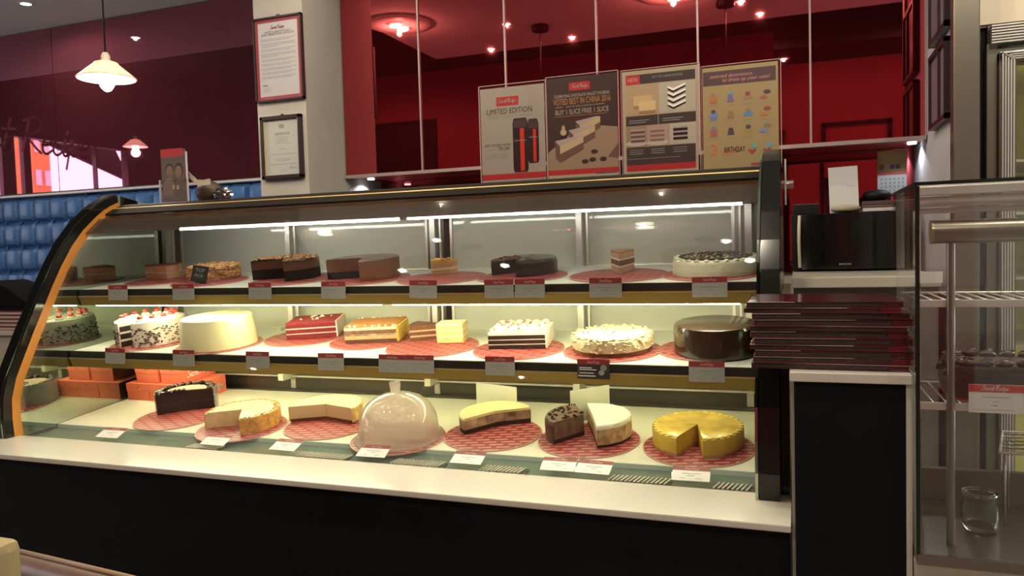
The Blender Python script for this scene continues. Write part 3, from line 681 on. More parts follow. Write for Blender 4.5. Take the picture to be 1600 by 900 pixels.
NUTD = mat('toasted_nut', (.36, .18, .065), .6, noise=.4, nscale=120)
CREAM = mat('whipped_cream', (.84, .80, .68), .6, bump=.2, bscale=120)
CREAMY = mat('pale_yellow_cream', (.82, .76, .46), .6, bump=.2, bscale=150)
FROST = mat('smooth_pale_frosting', (.82, .79, .44), .5)
CHEESE = mat('cheesecake_filling', (.78, .62, .30), .5, noise=.10, nscale=60)
CHEESETOP = mat('pale_cheesecake_top', (.82, .72, .42), .4, noise=.08, nscale=40)
BAKED = mat('golden_baked_crust', (.58, .30, .08), .6, noise=.35, nscale=70)
BISC = mat('brown_biscuit_base', (.18, .085, .035), .9, noise=.4, nscale=200, bump=.5, bscale=300)
REDV = mat('red_velvet_sponge', (.19, .015, .022), .85, noise=.3, nscale=200, bump=.4, bscale=300)
REDTOP = mat('red_velvet_crumb_top', (.28, .025, .035), .8, noise=.3, nscale=150, bump=.5, bscale=200)
PINKCREAM = mat('pinkish_white_cream', (.84, .72, .62), .5)
COCOA = mat('cocoa_dusting', (.42, .185, .055), .85, noise=.15, nscale=60)
YELSP = mat('yellow_sponge', (.70, .48, .10), .8, noise=.2, nscale=100, bump=.4, bscale=200)
YELLOW = mat('yellow_cheesecake', (.64, .47, .055), .45, noise=.12, nscale=30)
YELTOP = mat('mango_yellow_glaze', (.66, .46, .06), .22, noise=.28, nscale=22, coat=.4)
CHERRY = mat('red_cherry', (.50, .018, .014), .15, coat=.5)
ALMOND = mat('dark_flaked_topping', (.035, .024, .015), .5, noise=.9, nscale=130)
MARBLE = mat('marbled_chocolate_filling', (.34, .24, .14), .6, noise=.75, nscale=28)
GREENCREAM = mat('greenish_white_cream', (.62, .64, .46), .6, bump=.3, bscale=90)

# ---- top shelf
S = 1
board(S, -2.19, 2.24, .135, 'the peach cake slice')
board(S, -1.94, 2.19, .128, 'the nut-covered cake'); board(S, -1.60, 2.205, .138, 'the nut-topped chocolate cake'); board(S, -1.31, 2.195, .138, 'the smooth mousse cake')
board(S, -1.039, 2.185, .137, 'the small nut slice on the top shelf'); board(S, -.78, 2.20, .135, 'the two chocolate cake halves'); board(S, -.483, 2.190, .139, 'the single layered slice on the top shelf'); board(S, -.2255, 2.185, .1305, 'the white cake with dark flaked top')
# peach slice: wedge lying with its long cut side to the viewer
def slice_(name, label, s, x, y, r, ang, rz, layers, top=None):
    t = thing(name, label, 'cake slice', (x, y, sh_z(s, y) + BT), (TIL, 0, 0)); t['_ca'] = 0
    for nm, z0, z1, m in layers:
        g = G().lathe([(0, z0), (r, z0), (r, z1), (0, z1)], 10, -R(ang) / 2, R(ang) / 2, jit=.0006, rr=rnd)
        g.xf(Matrix.Rotation(R(rz), 4, 'Z') @ Matrix.Translation((-r * .6, 0, 0))); part(t, nm, g, m, local=True)
    return t
slice_('cake_slice', 'peach coloured cake slice with a pink-brown top, far left of the top shelf', S, -2.235, 2.285, .135, 42, 8, [('sponge', 0, .022, PEACH), ('cream_layer', .022, .025, PINKCREAM), ('sponge', .025, .048, PEACH), ('glaze', .048, .0525, PINKGLAZE)])
t = cake('nut_cake', 'round cake covered all over in chopped nuts, second from left on the top shelf', S, -1.985, 2.265, .088, [('sponge', 0, .047, SPONGE, 1, .008)], None, jit=.0015)
crumbs(t, 'chopped_nuts', NUT, .088, .046, 260, .0062); crumbs(t, 'nut_coating', NUT, .0885, 0, 330, .006, side=(.006, .045))
gp = (-98, -4)
t = cake('chocolate_cake', 'dark two-layer chocolate cake topped with chopped nuts, front wedge missing', S, -1.65, 2.235, .114, [('dark_base', 0, .034, CHOCBASE), ('mousse', .034, .062, MOUSSE2), ('glaze', .062, .066, CHOC, 1.0, .002)], gp)
crumbs(t, 'nut_topping', NUTD, .108, .066, 210, .0058, gp)
t = cake('chocolate_cake', 'smooth milk-chocolate mousse cake with a dark base, front wedge missing', S, -1.335, 2.215, .118, [('dark_base', 0, .022, CHOCBASE, .985), ('mousse', .022, .060, MOUSSE), ('glaze', .060, .064, mat('satin_mousse_top', (.14, .085, .055), .3), 1, .002)], (-102, -6), skin=('mousse_side', .0, .060, MOUSSE, .0015))
t = slice_('cake_slice', 'small slice with yellow nutty top alone on the big top-shelf board', S, -1.08, 2.275, .085, 46, 200, [('sponge', 0, .014, SPONGE), ('cream_layer', .014, .02, CREAMY), ('sponge', .02, .038, SPONGE), ('yellow_top', .038, .046, YELSP)])
crumbs(t, 'nut_bits', NUT, .03, .046, 26, .004)
t = cake('half_cake', 'half chocolate cake with chocolate chips on top, left of the pair', S, -.802, 2.272, .098, [('chocolate_sponge', 0, .032, CHOCSP), ('chip_top', .032, .041, CHOC)], (-72, 190))
crumbs(t, 'chocolate_chips', mat('reddish_chips', (.12, .035, .018), .4), .09, .041, 90, .006, (-72, 190))
cake('half_cake', 'half cake with smooth dark chocolate glaze, right of the pair', S, -.80, 2.27, .105, [('chocolate_sponge', 0, .034, CHOCSP), ('glaze', .034, .045, mat('olive_chocolate_glaze', (.055, .042, .022), .2, coat=.4), 1.0, .004)], (-174, -12), skin=('chocolate_side', 0, .036, CHOC, .0015))
t = slice_('cake_slice', 'tall layered slice with brown and white swirls standing alone on a top-shelf board', S, -.487, 2.255, .085, 48, 95, [('sponge', 0, .016, SPONGE), ('cream_layer', .016, .021, CREAM), ('sponge', .021, .036, BISC), ('cream_layer', .036, .041, CREAM), ('sponge', .041, .056, SPONGE), ('topping', .056, .061, NUTD)])
t = cake('cream_cake', 'whole white cream cake with dark flaked top, right end of the top shelf', S, -.214, 2.205, .1165, [('cream_coat', 0, .043, GREENCREAM, 1, .010), ('dark_topping', .043, .0475, ALMOND, .84)], None, jit=.0012)
g = G()
for k in range(26):
    a = 2 * math.pi * k / 26; g.ball((.106 * math.cos(a), .106 * math.sin(a), .042), .0095, sub=1, sq=(1, 1, .6), jit=.12, rr=rnd)
part(t, 'piped_rim', g, GREENCREAM, local=True, stuff=True); crumbs(t, 'flakes', mat('pale_flakes', (.42, .36, .24), .6), .092, .0478, 110, .005, sq=(1.3, .5, .2))
# ---- middle shelf
S = 2
for x, y, r, wht in ((-2.1615, 2.1406, 0.1397, 'the black forest cake'), (-1.8510, 2.1198, 0.1418, 'the smooth pale frosted cake'), (-1.5948, 2.2552, 0.1397, 'the red velvet cake'), (-1.3208, 2.2188, 0.1310, 'the cocoa-topped tiramisu'), (-1.0625, 2.1510, 0.1428, 'the brown and yellow slices'), (-0.7760, 2.1406, 0.1336, 'the layered chocolate cream cake'), (-0.4958, 2.1458, 0.1367, 'the round nut-rimmed cheesecake'), (-0.2359, 2.1771, 0.1331, 'the tall whole chocolate cake')):
    board(S, x, y, r, wht)
gp = (-62, -32)
t = cake('black_forest_cake', 'white cream cake with cherries and chocolate flakes, slice missing at its left', S, -2.1719, 2.1479, 0.1104, [('sponge', 0, .020, CHOCSP), ('cream_layer', .020, .027, CREAM), ('sponge', .027, .046, CHOCSP), ('cream_layer', .046, .053, CREAM), ('sponge', .053, .072, CHOCSP), ('cream_top', .072, .086, CREAM, 1, .006)], gp, skin=('cream_side', 0, .084, CREAM, .004))
ca = t['_ca']
for k in range(13):
    a = ca + R(-20 + k * 26)
    if not inside((-70, -26), ca, a): continue
    px, py = .086 * math.cos(a), .086 * math.sin(a)
    part(t, 'cream_rosette', G().ball((px, py, .088), .015, sub=2, sq=(1, 1, .6), jit=.06, rr=rnd), CREAM, local=True)
    part(t, 'cherry', G().ball((px, py, .0985), .0098, sub=2, sq=(1, 1, .85)), CHERRY, local=True)
crumbs(t, 'chocolate_flakes', CHOC, .1152, 0, 340, .0050, gp, sq=(.5, 1.3, .45), side=(.004, .066))
t = cake('frosted_cake', 'whole smooth pale yellow frosted cake with no decoration', S, -1.8510, 2.1219, 0.1198, [('frosting', 0, .098, FROST, 1, .006)], None, jit=0)
for ch in t.children:          # slightly conical wall
    for v in ch.data.vertices:
        k = 1.06 - 1.0 * v.co.z; v.co.x *= k; v.co.y *= k
t, Mz = block('red_velvet_cake', 'square-cut red velvet cake with white cream on its right side', S, -1.5802, 2.2969, 0.1719, .15, 21, [('red_sponge', 0, .016, REDV), ('cream_layer', .016, .019, PINKCREAM), ('red_sponge', .019, .033, REDV), ('cream_layer', .033, .037, PINKCREAM), ('red_sponge', .037, .050, REDV), ('red_crumb_top', .050, .055, REDTOP)])
g = G().box(.0825, .0885, -.075, .076, 0, .056, b=.002); g.box(-.083, .0885, .0755, .082, 0, .054, b=.002); g.xf(Mz); part(t, 'cream_side', g, PINKCREAM, local=True)
crumbs(t, 'cream_dabs', CREAM, .06, .055, 12, .006)
t, Mz = block('tiramisu', 'square tiramisu with brown cocoa top and yellow sponge side', S, -1.3104, 2.2448, 0.1719, .15, 14, [('dark_layer', 0, .012, MOUSSE2), ('sponge_layer', .012, .024, SPONGE), ('cream_layer', .024, .030, MARBLE), ('dark_layer', .030, .042, mat('soaked_layer', (.17, .09, .05), .7, noise=.5, nscale=60)), ('cream_layer', .042, .052, CREAMY), ('cocoa_top', .052, .056, COCOA)])
g = G()
for k in range(6): g.box(.0825, .092, -.073 + k * .0247, -.0495 + k * .0247, 0, .052, b=.004)
g.xf(Mz); part(t, 'ladyfinger_side', g, YELSP, local=True)
g = G()
for k in range(22): g.ball((rnd.uniform(-.08, .085), rnd.choice((-.074, .072)) + rnd.uniform(-.003, .003), .0555), rnd.uniform(.0025, .005), sub=1)
g.xf(Mz); part(t, 'cream_dots', g, CREAM, local=True, stuff=True)
slice_('cake_slice', 'brown and pink layered slice beside the yellow slice on the middle shelf', S, -1.1375, 2.2448, 0.0990, 44, 183, [('chocolate_sponge', 0, .011, BISC), ('pink_cream', .011, .017, mat('pinkish_cream', (.62, .42, .34), .6)), ('chocolate_sponge', .017, .028, BISC), ('pink_cream', .028, .034, mat('pinkish_cream', (.62, .42, .34), .6)), ('chocolate_sponge', .034, .048, BISC), ('glaze', .048, .052, MOUSSE2)])
t, Mz = block('cake_slice', 'pale yellow layered slice beside the brown slice on the middle shelf', S, -1.0260, 2.2240, 0.0854, .07, 10, [('sponge', 0, .018, mat('light_yellow_sponge', (.74, .62, .26), .8, noise=.15, nscale=150)), ('cream_layer', .018, .022, CREAM), ('sponge', .022, .038, mat('light_yellow_sponge', (.74, .62, .26), .8)), ('cream_layer', .038, .042, CREAM), ('sponge', .042, .056, mat('light_yellow_sponge', (.74, .62, .26), .8)), ('cream_top', .056, .061, CREAMY)], 'cake slice')
t, Mz = block('layer_cake', 'square-cut dark layer cake with thick white cream and nuts on top', S, -0.7885, 2.2031, 0.1719, .15, 9, [('dark_sponge', 0, .012, CHOCSP), ('cream_layer', .012, .0145, PINKCREAM), ('dark_sponge', .0145, .026, CHOCSP), ('cream_layer', .026, .0285, PINKCREAM), ('dark_sponge', .0285, .040, CHOCSP), ('cream_top', .040, .050, CREAM)])
g = G()
for k in range(9): g.box(.0825, .0905, -.075 + k * .0168, -.0592 + k * .0168, 0, .05, b=.003)
g.xf(Mz); part(t, 'ridged_cream_side', g, CREAM, local=True)
k = 0
for i in range(6):
    for j in range(5):
        p = Mz @ Vector((-.068 + i * .027, -.058 + j * .029, .052)); part(t, 'cream_rosette', G().ball(p, .0155, sub=1, sq=(1, 1, .75), jit=.12, rr=rnd), CREAM, local=True)
g = G()
for k in range(26): p = Mz @ Vector((rnd.uniform(-.075, .08), rnd.uniform(-.078, .05), .061)); g.ball(p, rnd.uniform(.003, .005), sub=1, jit=.2, rr=rnd)
part(t, 'nut_sprinkle', g, NUTD, local=True, stuff=True)
t = cake('cheesecake', 'whole round pale cheesecake with a crumbly rim, middle shelf', S, -0.4979, 2.1583, 0.1125, [('biscuit_base', 0, .010, BISC, .99), ('filling', .010, .042, CREAMY, 1, .005), ('white_top', .042, .045, CREAM, .9)], None)
crumbs(t, 'rim_crumbs', mat('cream_crumbs', (.80, .68, .42), .6), .110, .044, 130, .006, rmin=.095); crumbs(t, 'side_crumbs', CREAMY, .1135, 0, 150, .0045, side=(.012, .042)); crumbs(t, 'chocolate_shavings', CHOC, .085, .0455, 26, .003, sq=(1.8, .4, .3))
cake('chocolate_cake', 'tall whole chocolate cake with a glossy glaze at the right end of the middle shelf', S, -0.2109, 2.1479, 0.1109, [('glazed_body', 0, .080, GANACHE, 1, .010)], None, jit=0)
# ---- bottom deck
S = 3
for x, y, r, wht in ((-1.985, 2.06, .140, 'the dark half chocolate cake'), (-1.672, 1.998, .138, 'the golden baked cheesecake'), (-1.392, 2.07, .138, 'the plain half cheesecake with brown rim'), (-1.105, 1.992, .138, 'the milky dome cover'), (-.839, 2.075, .141, 'the marbled half cheesecake'), (-.552, 2.075, .140, 'the brown and white cake halves'), (-.252, 2.068, .143, 'the yellow cheesecake')):
    board(S, x, y, r, wht)
gp = (-88, 72)
t = cake('chocolate_cake', 'half dark chocolate cake with piped dollops round its rim, lower deck', S, -2.005, 2.125, .096, [('sponge', 0, .030, CHOCSP), ('filling', .030, .034, CHOC), ('sponge', .034, .064, CHOCSP), ('ganache_top', .064, .070, CHOC), ('pale_centre', .070, .0725, mat('pale_cocoa_cream', (.46, .32, .24), .6), .72)], gp, skin=('ganache_side', 0, .069, CHOC, .002))
ca = t['_ca']
for k in range(13):
    a = ca + R(76 + k * 15.6); part(t, 'ganache_dollop', G().ball((.086 * math.cos(a), .086 * math.sin(a), .074), .0125, sub=1, sq=(1, 1, .8), jit=.12, rr=rnd), CHOC, local=True)
for k in range(7):
    p = -.08 + k * .02; q = ca + R(-88); part(t, 'ganache_dollop', G().ball((.086 * math.cos(q) * (1 - k / 6.5), .086 * math.sin(q) * (1 - k / 6.5), .073), .008, sub=1, jit=.12, rr=rnd), CHOC, local=True)
part(t, 'clear_wrap', sect([(.1005, .0), (.1015, .0), (.1015, .078), (.1005, .078)], (-80, 60), ca), WRAP, local=True)
gp = (-100, -6)
t = cake('cheesecake', 'golden baked cheesecake with brown speckled edge, front wedge missing', S, -1.682, 2.02, .116, [('filling', 0, .047, CHEESE, 1, .003), ('shiny_top', .047, .0505, CHEESETOP, .93, .002)], gp, skin=('baked_side', 0, .049, BAKED, .002))
crumbs(t, 'browned_spots', BAKED, .113, .0495, 60, .005, gp, sq=(1, 1, .3), rmin=.1)
t = cake('cheesecake', 'plain half cheesecake with a dark base and speckled rim, lower deck', S, -1.432, 2.115, .116, [('biscuit_base', 0, .009, BISC, .99), ('filling', .009, .050, mat('cream_filling', (.80, .68, .40), .5), 1, .004)], (-100, 42), skin=('baked_side', .004, .048, mat('speckled_side', (.66, .48, .18), .6, noise=.45, nscale=70), .002))
t2 = cake('covered_cake', 'pale cake faintly visible under the milky dome', S, -1.105, 2.02, .085, [('cake_body', 0, .062, mat('pale_cake', (.80, .72, .58), .6), 1, .006)], None)
t = shelf_thing('cake_dome', 'milky translucent dome cover with a knob on the lower deck', 'cake cover', S, -1.105, 1.998, None, .0045)
def rs(z): return .118 * (1 - max(0, (z - .02) / .115) ** 2.6) ** .5 if z < .1349 else .0
zz = [.0, .012, .03, .05, .07, .09, .105, .117, .126, .132]
outp = [(.1235 if i < 1 else (rs(z) + (.004 if i == 1 else 0)), z) for i, z in enumerate(zz)] + [(.0, .1345)]
inn = [(max(r - .0025, 0), max(z - .002, 0)) for r, z in outp][::-1]
part(t, 'dome', G().lathe(outp + inn, 56), DOME_PLASTIC, local=True)
part(t, 'knob', G().lathe([(0, .132), (.017, .132), (.014, .142), (.0165, .158), (.0165, .164), (.012, .167), (0, .167)], 24), DOME_PLASTIC, local=True)
part(t, 'base_rim', G().lathe([(.121, 0), (.132, 0), (.132, .005), (.121, .006)], 56), DOME_PLASTIC, local=True)
part(t, 'fold_line', G().lathe([(.1205, .010), (.1225, .010), (.1225, .013), (.1205, .013)], 56), DOME_PLASTIC, local=True)
t = cake('cheesecake', 'half cheesecake with marbled chocolate sides and a pale top, lower deck', S, -.853, 2.135, .108, [('dark_base', 0, .013, CHOCBASE, .99), ('marbled_filling', .013, .040, MARBLE), ('pale_top', .040, .0475, mat('pale_lemon_top', (.80, .72, .36), .4), 1, .004)], (-58, 98))
single('paper_divider', G().box(-.0008, .0008, -.085, .085, 0, .085), mat('translucent_paper', (.62, .62, .50), .5), 'white paper sheet standing behind the marbled half cheesecake', 'paper', (-.90, 2.262, sh_z(3, 2.262) + .008), (0, 0, R(70)), local=True)
gp = (-197, -52)
t = cake('half_cake', 'brown chocolate chip cake portion left of the white cake portion', S, -.572, 2.105, .108, [('dark_base', 0, .012, CHOCBASE), ('brown_filling', .012, .062, mat('chip_brown', (.13, .078, .045), .7, noise=.45, nscale=60), 1, .006)], (-50, 195))
crumbs(t, 'chocolate_chunks', CHOCBASE, .095, .062, 34, .006, (-50, 195))
part(t, 'chocolate_side', sect([(.1085, 0), (.1105, 0), (.1105, .05), (.1085, .05)], (-50, 195), t['_ca']), CHOC, local=True)
t = cake('half_cake', 'white smooth-topped cake portion with crumbed side right of the brown portion', S, -.548, 2.108, .108, [('dark_base', 0, .010, CHOCBASE, .99), ('marbled_filling', .010, .046, mat('tan_marble', (.50, .36, .17), .6, noise=.45, nscale=45)), ('white_top', .046, .062, CREAM, 1, .006)], (-172, 6), skin=('crumbed_side', .008, .05, mat('tan_crumbs', (.46, .33, .15), .7, noise=.5, nscale=60), .0015))
single('paper_divider', G().box(-.0008, .0008, -.075, .075, 0, .095), mat('translucent_paper', (.62, .62, .50), .5), 'white paper sheet standing between the brown and white cake portions', 'paper', (-.585, 2.225, sh_z(3, 2.225) + .010), (0, 0, R(-36)), local=True)
gp = (-27, 6)
t = cake('cheesecake', 'yellow mango cheesecake with a narrow slice missing, right end of the lower deck', S, -.256, 2.092, .119, [('biscuit_base', 0, .008, mat('pale_biscuit', (.42, .28, .10), .8), .995), ('filling', .008, .050, YELLOW, 1, .004), ('glossy_top', .050, .0525, YELTOP, .95, .002)], gp)
g = G()
for k in range(30):
    a = t['_ca'] + R(14 + k * 11)
    if inside((-30, 9), t['_ca'], a): g.ball((.110 * math.cos(a), .110 * math.sin(a), .0505), .010, sub=1, sq=(1, 1, .45), jit=.08, rr=rnd)
part(t, 'scalloped_rim', g, YELLOW, local=True, stuff=True)

# ---- cake boxes
BOXM = mat('orange_card', (.74, .17, .095), .55, noise=.04, nscale=30)
def cbox(x, y, z, rz, label, w_=.104, d_=.165, h_=.064):
    t = thing('cake_box', label, 'box', (x, y, z), (TIL, 0, R(rz)), 'orange cake boxes')
    part(t, 'carton', G().box(-w_ / 2, w_ / 2, -d_ / 2, d_ / 2, 0, h_ - .004, b=.0012), BOXM, local=True)
    part(t, 'lid', G().box(-w_ / 2 - .0012, w_ / 2 + .0012, -d_ / 2 - .0012, d_ / 2 + .0012, h_ - .030, h_, b=.0012), BOXM, local=True)
    part(t, 'tuck_flap', G().sheet([(-.004, -d_ / 2 - .0013, h_ - .022), (.004, -d_ / 2 - .0013, h_ - .020), (.014, -d_ / 2 - .0022, h_ - .008), (.011, -d_ / 2 - .0022, h_ - .006)], .0006), mat('orange_card_edge', (.45, .09, .04), .6), local=True)
    pr = Print((w_ / 2 + .0014, -d_ / 2, 0), (0, 1, 0), (0, 0, 1)); pr.logo(.02, .020, .125, CREAMINK, 1); pr.done(t, 'printed_logo', True)
    return t
bz = sh_z(3, 2.29) + .001
for i, l in enumerate(('bottom left of the orange stack against the end pane', 'bottom middle of the orange stack', 'bottom right of the orange stack behind the dark chocolate cake')): cbox(-2.318 + i * .107, 2.295, bz, 0, 'orange printed cake box, ' + l)
for i, l in enumerate(('upper left of the orange stack', 'upper right of the orange stack')): cbox(-2.275 + i * .118, 2.30, bz + .0655, -3 + 2 * i, 'orange printed cake box, ' + l, h_=.066)

# ---- price tags
def tag_proto(lab, loc, rot=(0, 0, 0), dark=False, card=None):
    t = thing('price_tag', lab, 'price tag', loc, rot, 'price tags in the display case'); w_, h_ = .088, .052
    part(t, 'card', G().box(-w_ / 2, w_ / 2, 0, .0012, 0, h_), card or DIMCARD if not dark else mat('dark_tag', (.03, .03, .03), .5), local=True)
    part(t, 'acrylic_back', G().box(-w_ / 2 - .001, w_ / 2 + .001, .0013, .0022, -.001, h_ + .001), GLASS, local=True)
    pr = Print((-w_ / 2, 0, 0), (1, 0, 0), (0, 0, 1)); pr.rect(0, h_ - .0145, w_, h_, REDCARD, 1); pr.logo(.027, h_ - .0105, .034, mat('dull_pink_ink', (.62, .32, .30), .6), 2); pr.done(t, 'red_header', True)
    pr = Print((-w_ / 2, 0, 0), (1, 0, 0), (0, 0, 1))
    ink = mat('soft_grey_ink', (.24, .25, .25), .8) if not dark else CREAMINK
    if dark:
        for yy, x1 in ((.028, .04), (.023, .052), (.014, .046)): pr.rect(.006, yy, x1, yy + .0025, ink)
        pr.ell(.072, .03, .009, .008, GREYINK, 2); pr.ell(.066, .017, .008, .007, mat('tag_photo_tan', (.35, .33, .28), .6), 2); pr.rect(.002, .006, .05, .009, ink)
    else:
        pr.rect(.022, .0255, .066, .0275, ink); pr.rect(.036, .018, .052, .020, ink); pr.rect(.018, .008, .030, .0095, ink); pr.rect(.055, .008, .068, .0095, ink)
    pr.done(t, 'printed_text', True); return t
tags1 = [(-2.194, 'peach slice'), (-1.909, 'nut-covered cake'), (-1.602, 'nut-topped chocolate cake'), (-1.332, 'smooth mousse cake'), (-1.027, 'small nut slice'), (-.789, 'chocolate chip half cake'), (-.698, 'smooth dark half cake'), (-.484, 'single layered slice'), (-.2125, 'white cake with dark flaked top')]
tags2 = [(-2.1667, 'black forest cake'), (-1.8740, 'smooth pale frosted cake'), (-1.5823, 'red velvet cake'), (-1.3167, 'tiramisu'), (-1.1094, 'brown layered slice'), (-1.0193, 'pale yellow slice'), (-0.7734, 'square dark layer cake'), (-0.5094, 'round nut-rimmed cheesecake'), (-0.2177, 'tall whole chocolate cake')]
tagp = None
for s, tags, yy, zz in ((1, tags1, 2.028, -.137), (2, tags2, 1.977, -.3485)):
    for i, (xx, wht) in enumerate(tags):
        dark = s == 2 and i == 7
        lab = ('dark price tag with a small photo' if dark else 'white price tag with red header') + ' in front of the ' + wht
        if dark: o = tag_proto(lab, (xx, yy, zz), dark=True)
        elif tagp is None: tagp = tag_proto(lab, (xx, yy, zz)); o = tagp
        else: o = copy_tree(tagp); o['label'] = lab
        o.location = (xx, yy, zz + H + rnd.uniform(-.001, .001)); o.rotation_euler = (R(rnd.uniform(-3, 1)), R(rnd.uniform(-1.2, 1.2)), R(rnd.uniform(-2, 2)))
flatp = None
for xx, yy, wht in ((-2.055, 1.846, 'dark half chocolate cake'), (-1.645, 1.850, 'golden baked cheesecake'), (-1.395, 1.850, 'plain half cheesecake'), (-1.105, 1.850, 'milky dome cover'), (-.823, 1.853, 'marbled half cheesecake'), (-.572, 1.852, 'brown cake portion'), (-.482, 1.850, 'white cake portion'), (-.243, 1.850, 'yellow mango cheesecake')):
    if flatp is None: flatp = tag_proto('x', (0, 0, 0), card=mat('lit_white_card', (.86, .86, .82), .45)); o = flatp  # white card with the strong deck light put into its colour
    else: o = copy_tree(flatp)
    o['label'] = 'flat white price card lying on the vent in front of the ' + wht; o['group'] = 'price cards lying on the lower deck'
    o.location = (xx, yy - .022, H - .571 + .006 + .008); o.rotation_euler = (R(-68), 0, R(rnd.uniform(-4, 4)))
# little black sign standing at the nut-covered cake
t = thing('small_sign', 'little black sign reading TOP standing before the nut-covered cake', 'sign', (-1.925, 2.115, sh_z(1, 2.115) + BT + .007), (R(-12), R(8), R(12)))
part(t, 'plate', G().box(-.029, .029, 0, .002, 0, .056), mat('slate_black', (.012, .014, .013), .5), local=True)
part(t, 'foot', G().sheet([(-.02, .002, .004), (.02, .002, .004), (.02, .02, -.001), (-.02, .02, -.001)], .001), BLACKM, local=True)
pr = Print((-.029, 0, 0), (1, 0, 0), (0, 0, 1)); pr.text('TOP', .029, .034, .034, mat('chalk_ink', (.30, .32, .30), .8), 1); pr.text('PICK', .029, .016, .032, mat('chalk_ink', (.30, .32, .30), .8), 1); pr.done(t, 'lettering', True)

# ================================================================== ON TOP OF THE CASE
PB = .2065
def holder(x0, x1, z1, label, y=2.335):
    t = thing('poster_stand', label, 'poster', ((x0 + x1) / 2, y, PB)); 
    g = G(); g.box(x0, x1, y - .003, y - .0015, PB, z1); g.box(x0, x1, y + .0035, y + .005, PB, z1); part(t, 'acrylic_pocket', g, GLASS)
    part(t, 'acrylic_foot', G().box(x0, x1, y - .003, y + .07, PB, PB + .002), GLASS)
    e = G(); e.box(x0, x0 + .0015, y - .003, y + .005, PB, z1); e.box(x1 - .0015, x1, y - .003, y + .005, PB, z1); e.box(x0, x1, y - .003, y + .005, z1 - .0015, z1); part(t, 'polished_edge', e, mat('acrylic_edge', (.55, .42, .40), .15))
    return t
YP = 2.335
def sheet_part(t, x0, x1, z0, z1, m): part(t, 'poster_sheet', G().box(x0, x1, YP - .0010, YP, z0, z1), m)
def newprint(x0, z0): return Print((x0, YP - .0012, z0), (1, 0, 0), (0, 0, 1))
PGREY = mat('poster_grey', (0.336, 0.293, 0.252), .35); PBROWN = mat('poster_dark_brown', (.035, .02, .017), .35); PTAN = mat('poster_tan', (0.288, 0.198, 0.137), .4); PCREAM = mat('poster_cream', (0.400, 0.327, 0.230), .35); PRED = mat('poster_red', (.42, .025, .03), .35)
PDARK = mat('poster_charcoal', (.035, .03, .028), .4); PGOLD = mat('poster_gold_ink', (.42, .21, .06), .5); PWHITE = mat('poster_white_ink', (0.416, 0.350, 0.302), .5); PBLACK = mat('flask_black', (.015, .012, .013), .3); PCH = mat('poster_chocolate', (.10, .05, .035), .5); PCR = mat('poster_cake_cream', (0.416, 0.289, 0.173), .5); PICE = mat('poster_icing', (0.320, 0.251, 0.230), .5)
# 1: limited edition flasks
x0, x1, z0, z1 = -.953, -.738, .2095, .512
t = holder(-.958, -.733, .522, 'pale poster of two black and red flasks, first from left on the case top'); sheet_part(t, x0, x1, z0, z1, PGREY); p = newprint(x0, z0); W, Hh = x1 - x0, z1 - z0
p.rect(0, .012, W, .030, PRED); p.rect(.055, Hh - .058, .13, Hh - .030, PRED); p.logo(.061, Hh - .048, .060, PWHITE, 2)
p.text('LIMITED EDITION', .098, Hh - .083, .152, BLACKINK, 1, hgt=.017); p.text('SECRET RECIPE TUMBLER', .098, Hh - .096, .145, GREYINK, 1, hgt=.009)
for (a, b, w_, h_) in ((.108, .032, .050, .170), (.158, .058, .036, .138)):
    p.poly([(a + .004, b), (a + w_ - .004, b), (a + w_, b + .01), (a + w_, b + h_ - .014), (a + w_ - .005, b + h_), (a + .005, b + h_), (a, b + h_ - .014), (a, b + .01)], PBLACK, 1)
    p.rect(a + .002, b + h_ - .030, a + w_ - .002, b + h_ - .004, mat('flask_cap', (.05, .03, .032), .3), 2); p.rect(a + w_ * .48, b + .004, a + w_ * .76, b + h_ - .032, mat('flask_red', (.50, .03, .02), .3), 2)
    p.rect(a + .004, b + h_ * .58, a + w_ * .9, b + h_ * .58 + .002, GREYINK, 3)
p.text('GET YOURS NOW', .012, .118, .088, BLACKINK, 1, 'L'); p.text('75.00', .058, .105, .038, BLACKINK, 1, 'L', hgt=.010); p.rect(.014, .107, .052, .109, GREYINK)
for yy in (.092, .086, .080): p.rect(.012, yy, .09, yy + .0016, GREYINK)
p.done(t)
# 2: chocolate slices
x0, x1, z0, z1 = -.729, -.507, .2095, .522
t = holder(-.732, -.503, .528, 'dark brown poster with three chocolate cake slices, second from left on the case top'); sheet_part(t, x0, x1, z0, z1, PBROWN); p = newprint(x0, z0); W, Hh = x1 - x0, z1 - z0
p.poly([(0, .030), (W, .030), (W, .15), (.12, .165), (.10, .16), (0, .085)], PTAN, 1); p.rect(0, .014, W, .030, PRED, 1); p.rect(0, 0, W, .014, PCREAM, 1); p.rect(.15, .012, W - .004, .016, PCH, 2)
p.rect(.072, Hh - .042, .138, Hh - .018, PRED, 1); p.logo(.080, Hh - .034, .050, PWHITE, 2)
p.text('CELEBRATING CHOCOLATE WALLET FOR BEING', W / 2, Hh - .061, .175, PWHITE, 1, hgt=.009); p.text('VOTED BEST IN CHINA 2016', W / 2, Hh - .083, .180, PGOLD, 1, hgt=.0185)
p.rect(.028, Hh - .0905, .05, Hh - .0890, PWHITE); p.rect(.158, Hh - .0905, .182, Hh - .0890, PWHITE); p.text('NOW TO 10PM | 24 JANUARY 2017', W / 2, Hh - .0935, .098, PWHITE, 1, hgt=.0055)
p.text('BUY 1 SLICE FREE 1 SLICE', W / 2, Hh - .113, .168, PWHITE, 1, hgt=.0145); p.rect(.022, Hh - .119, .19, Hh - .1178, PGOLD)
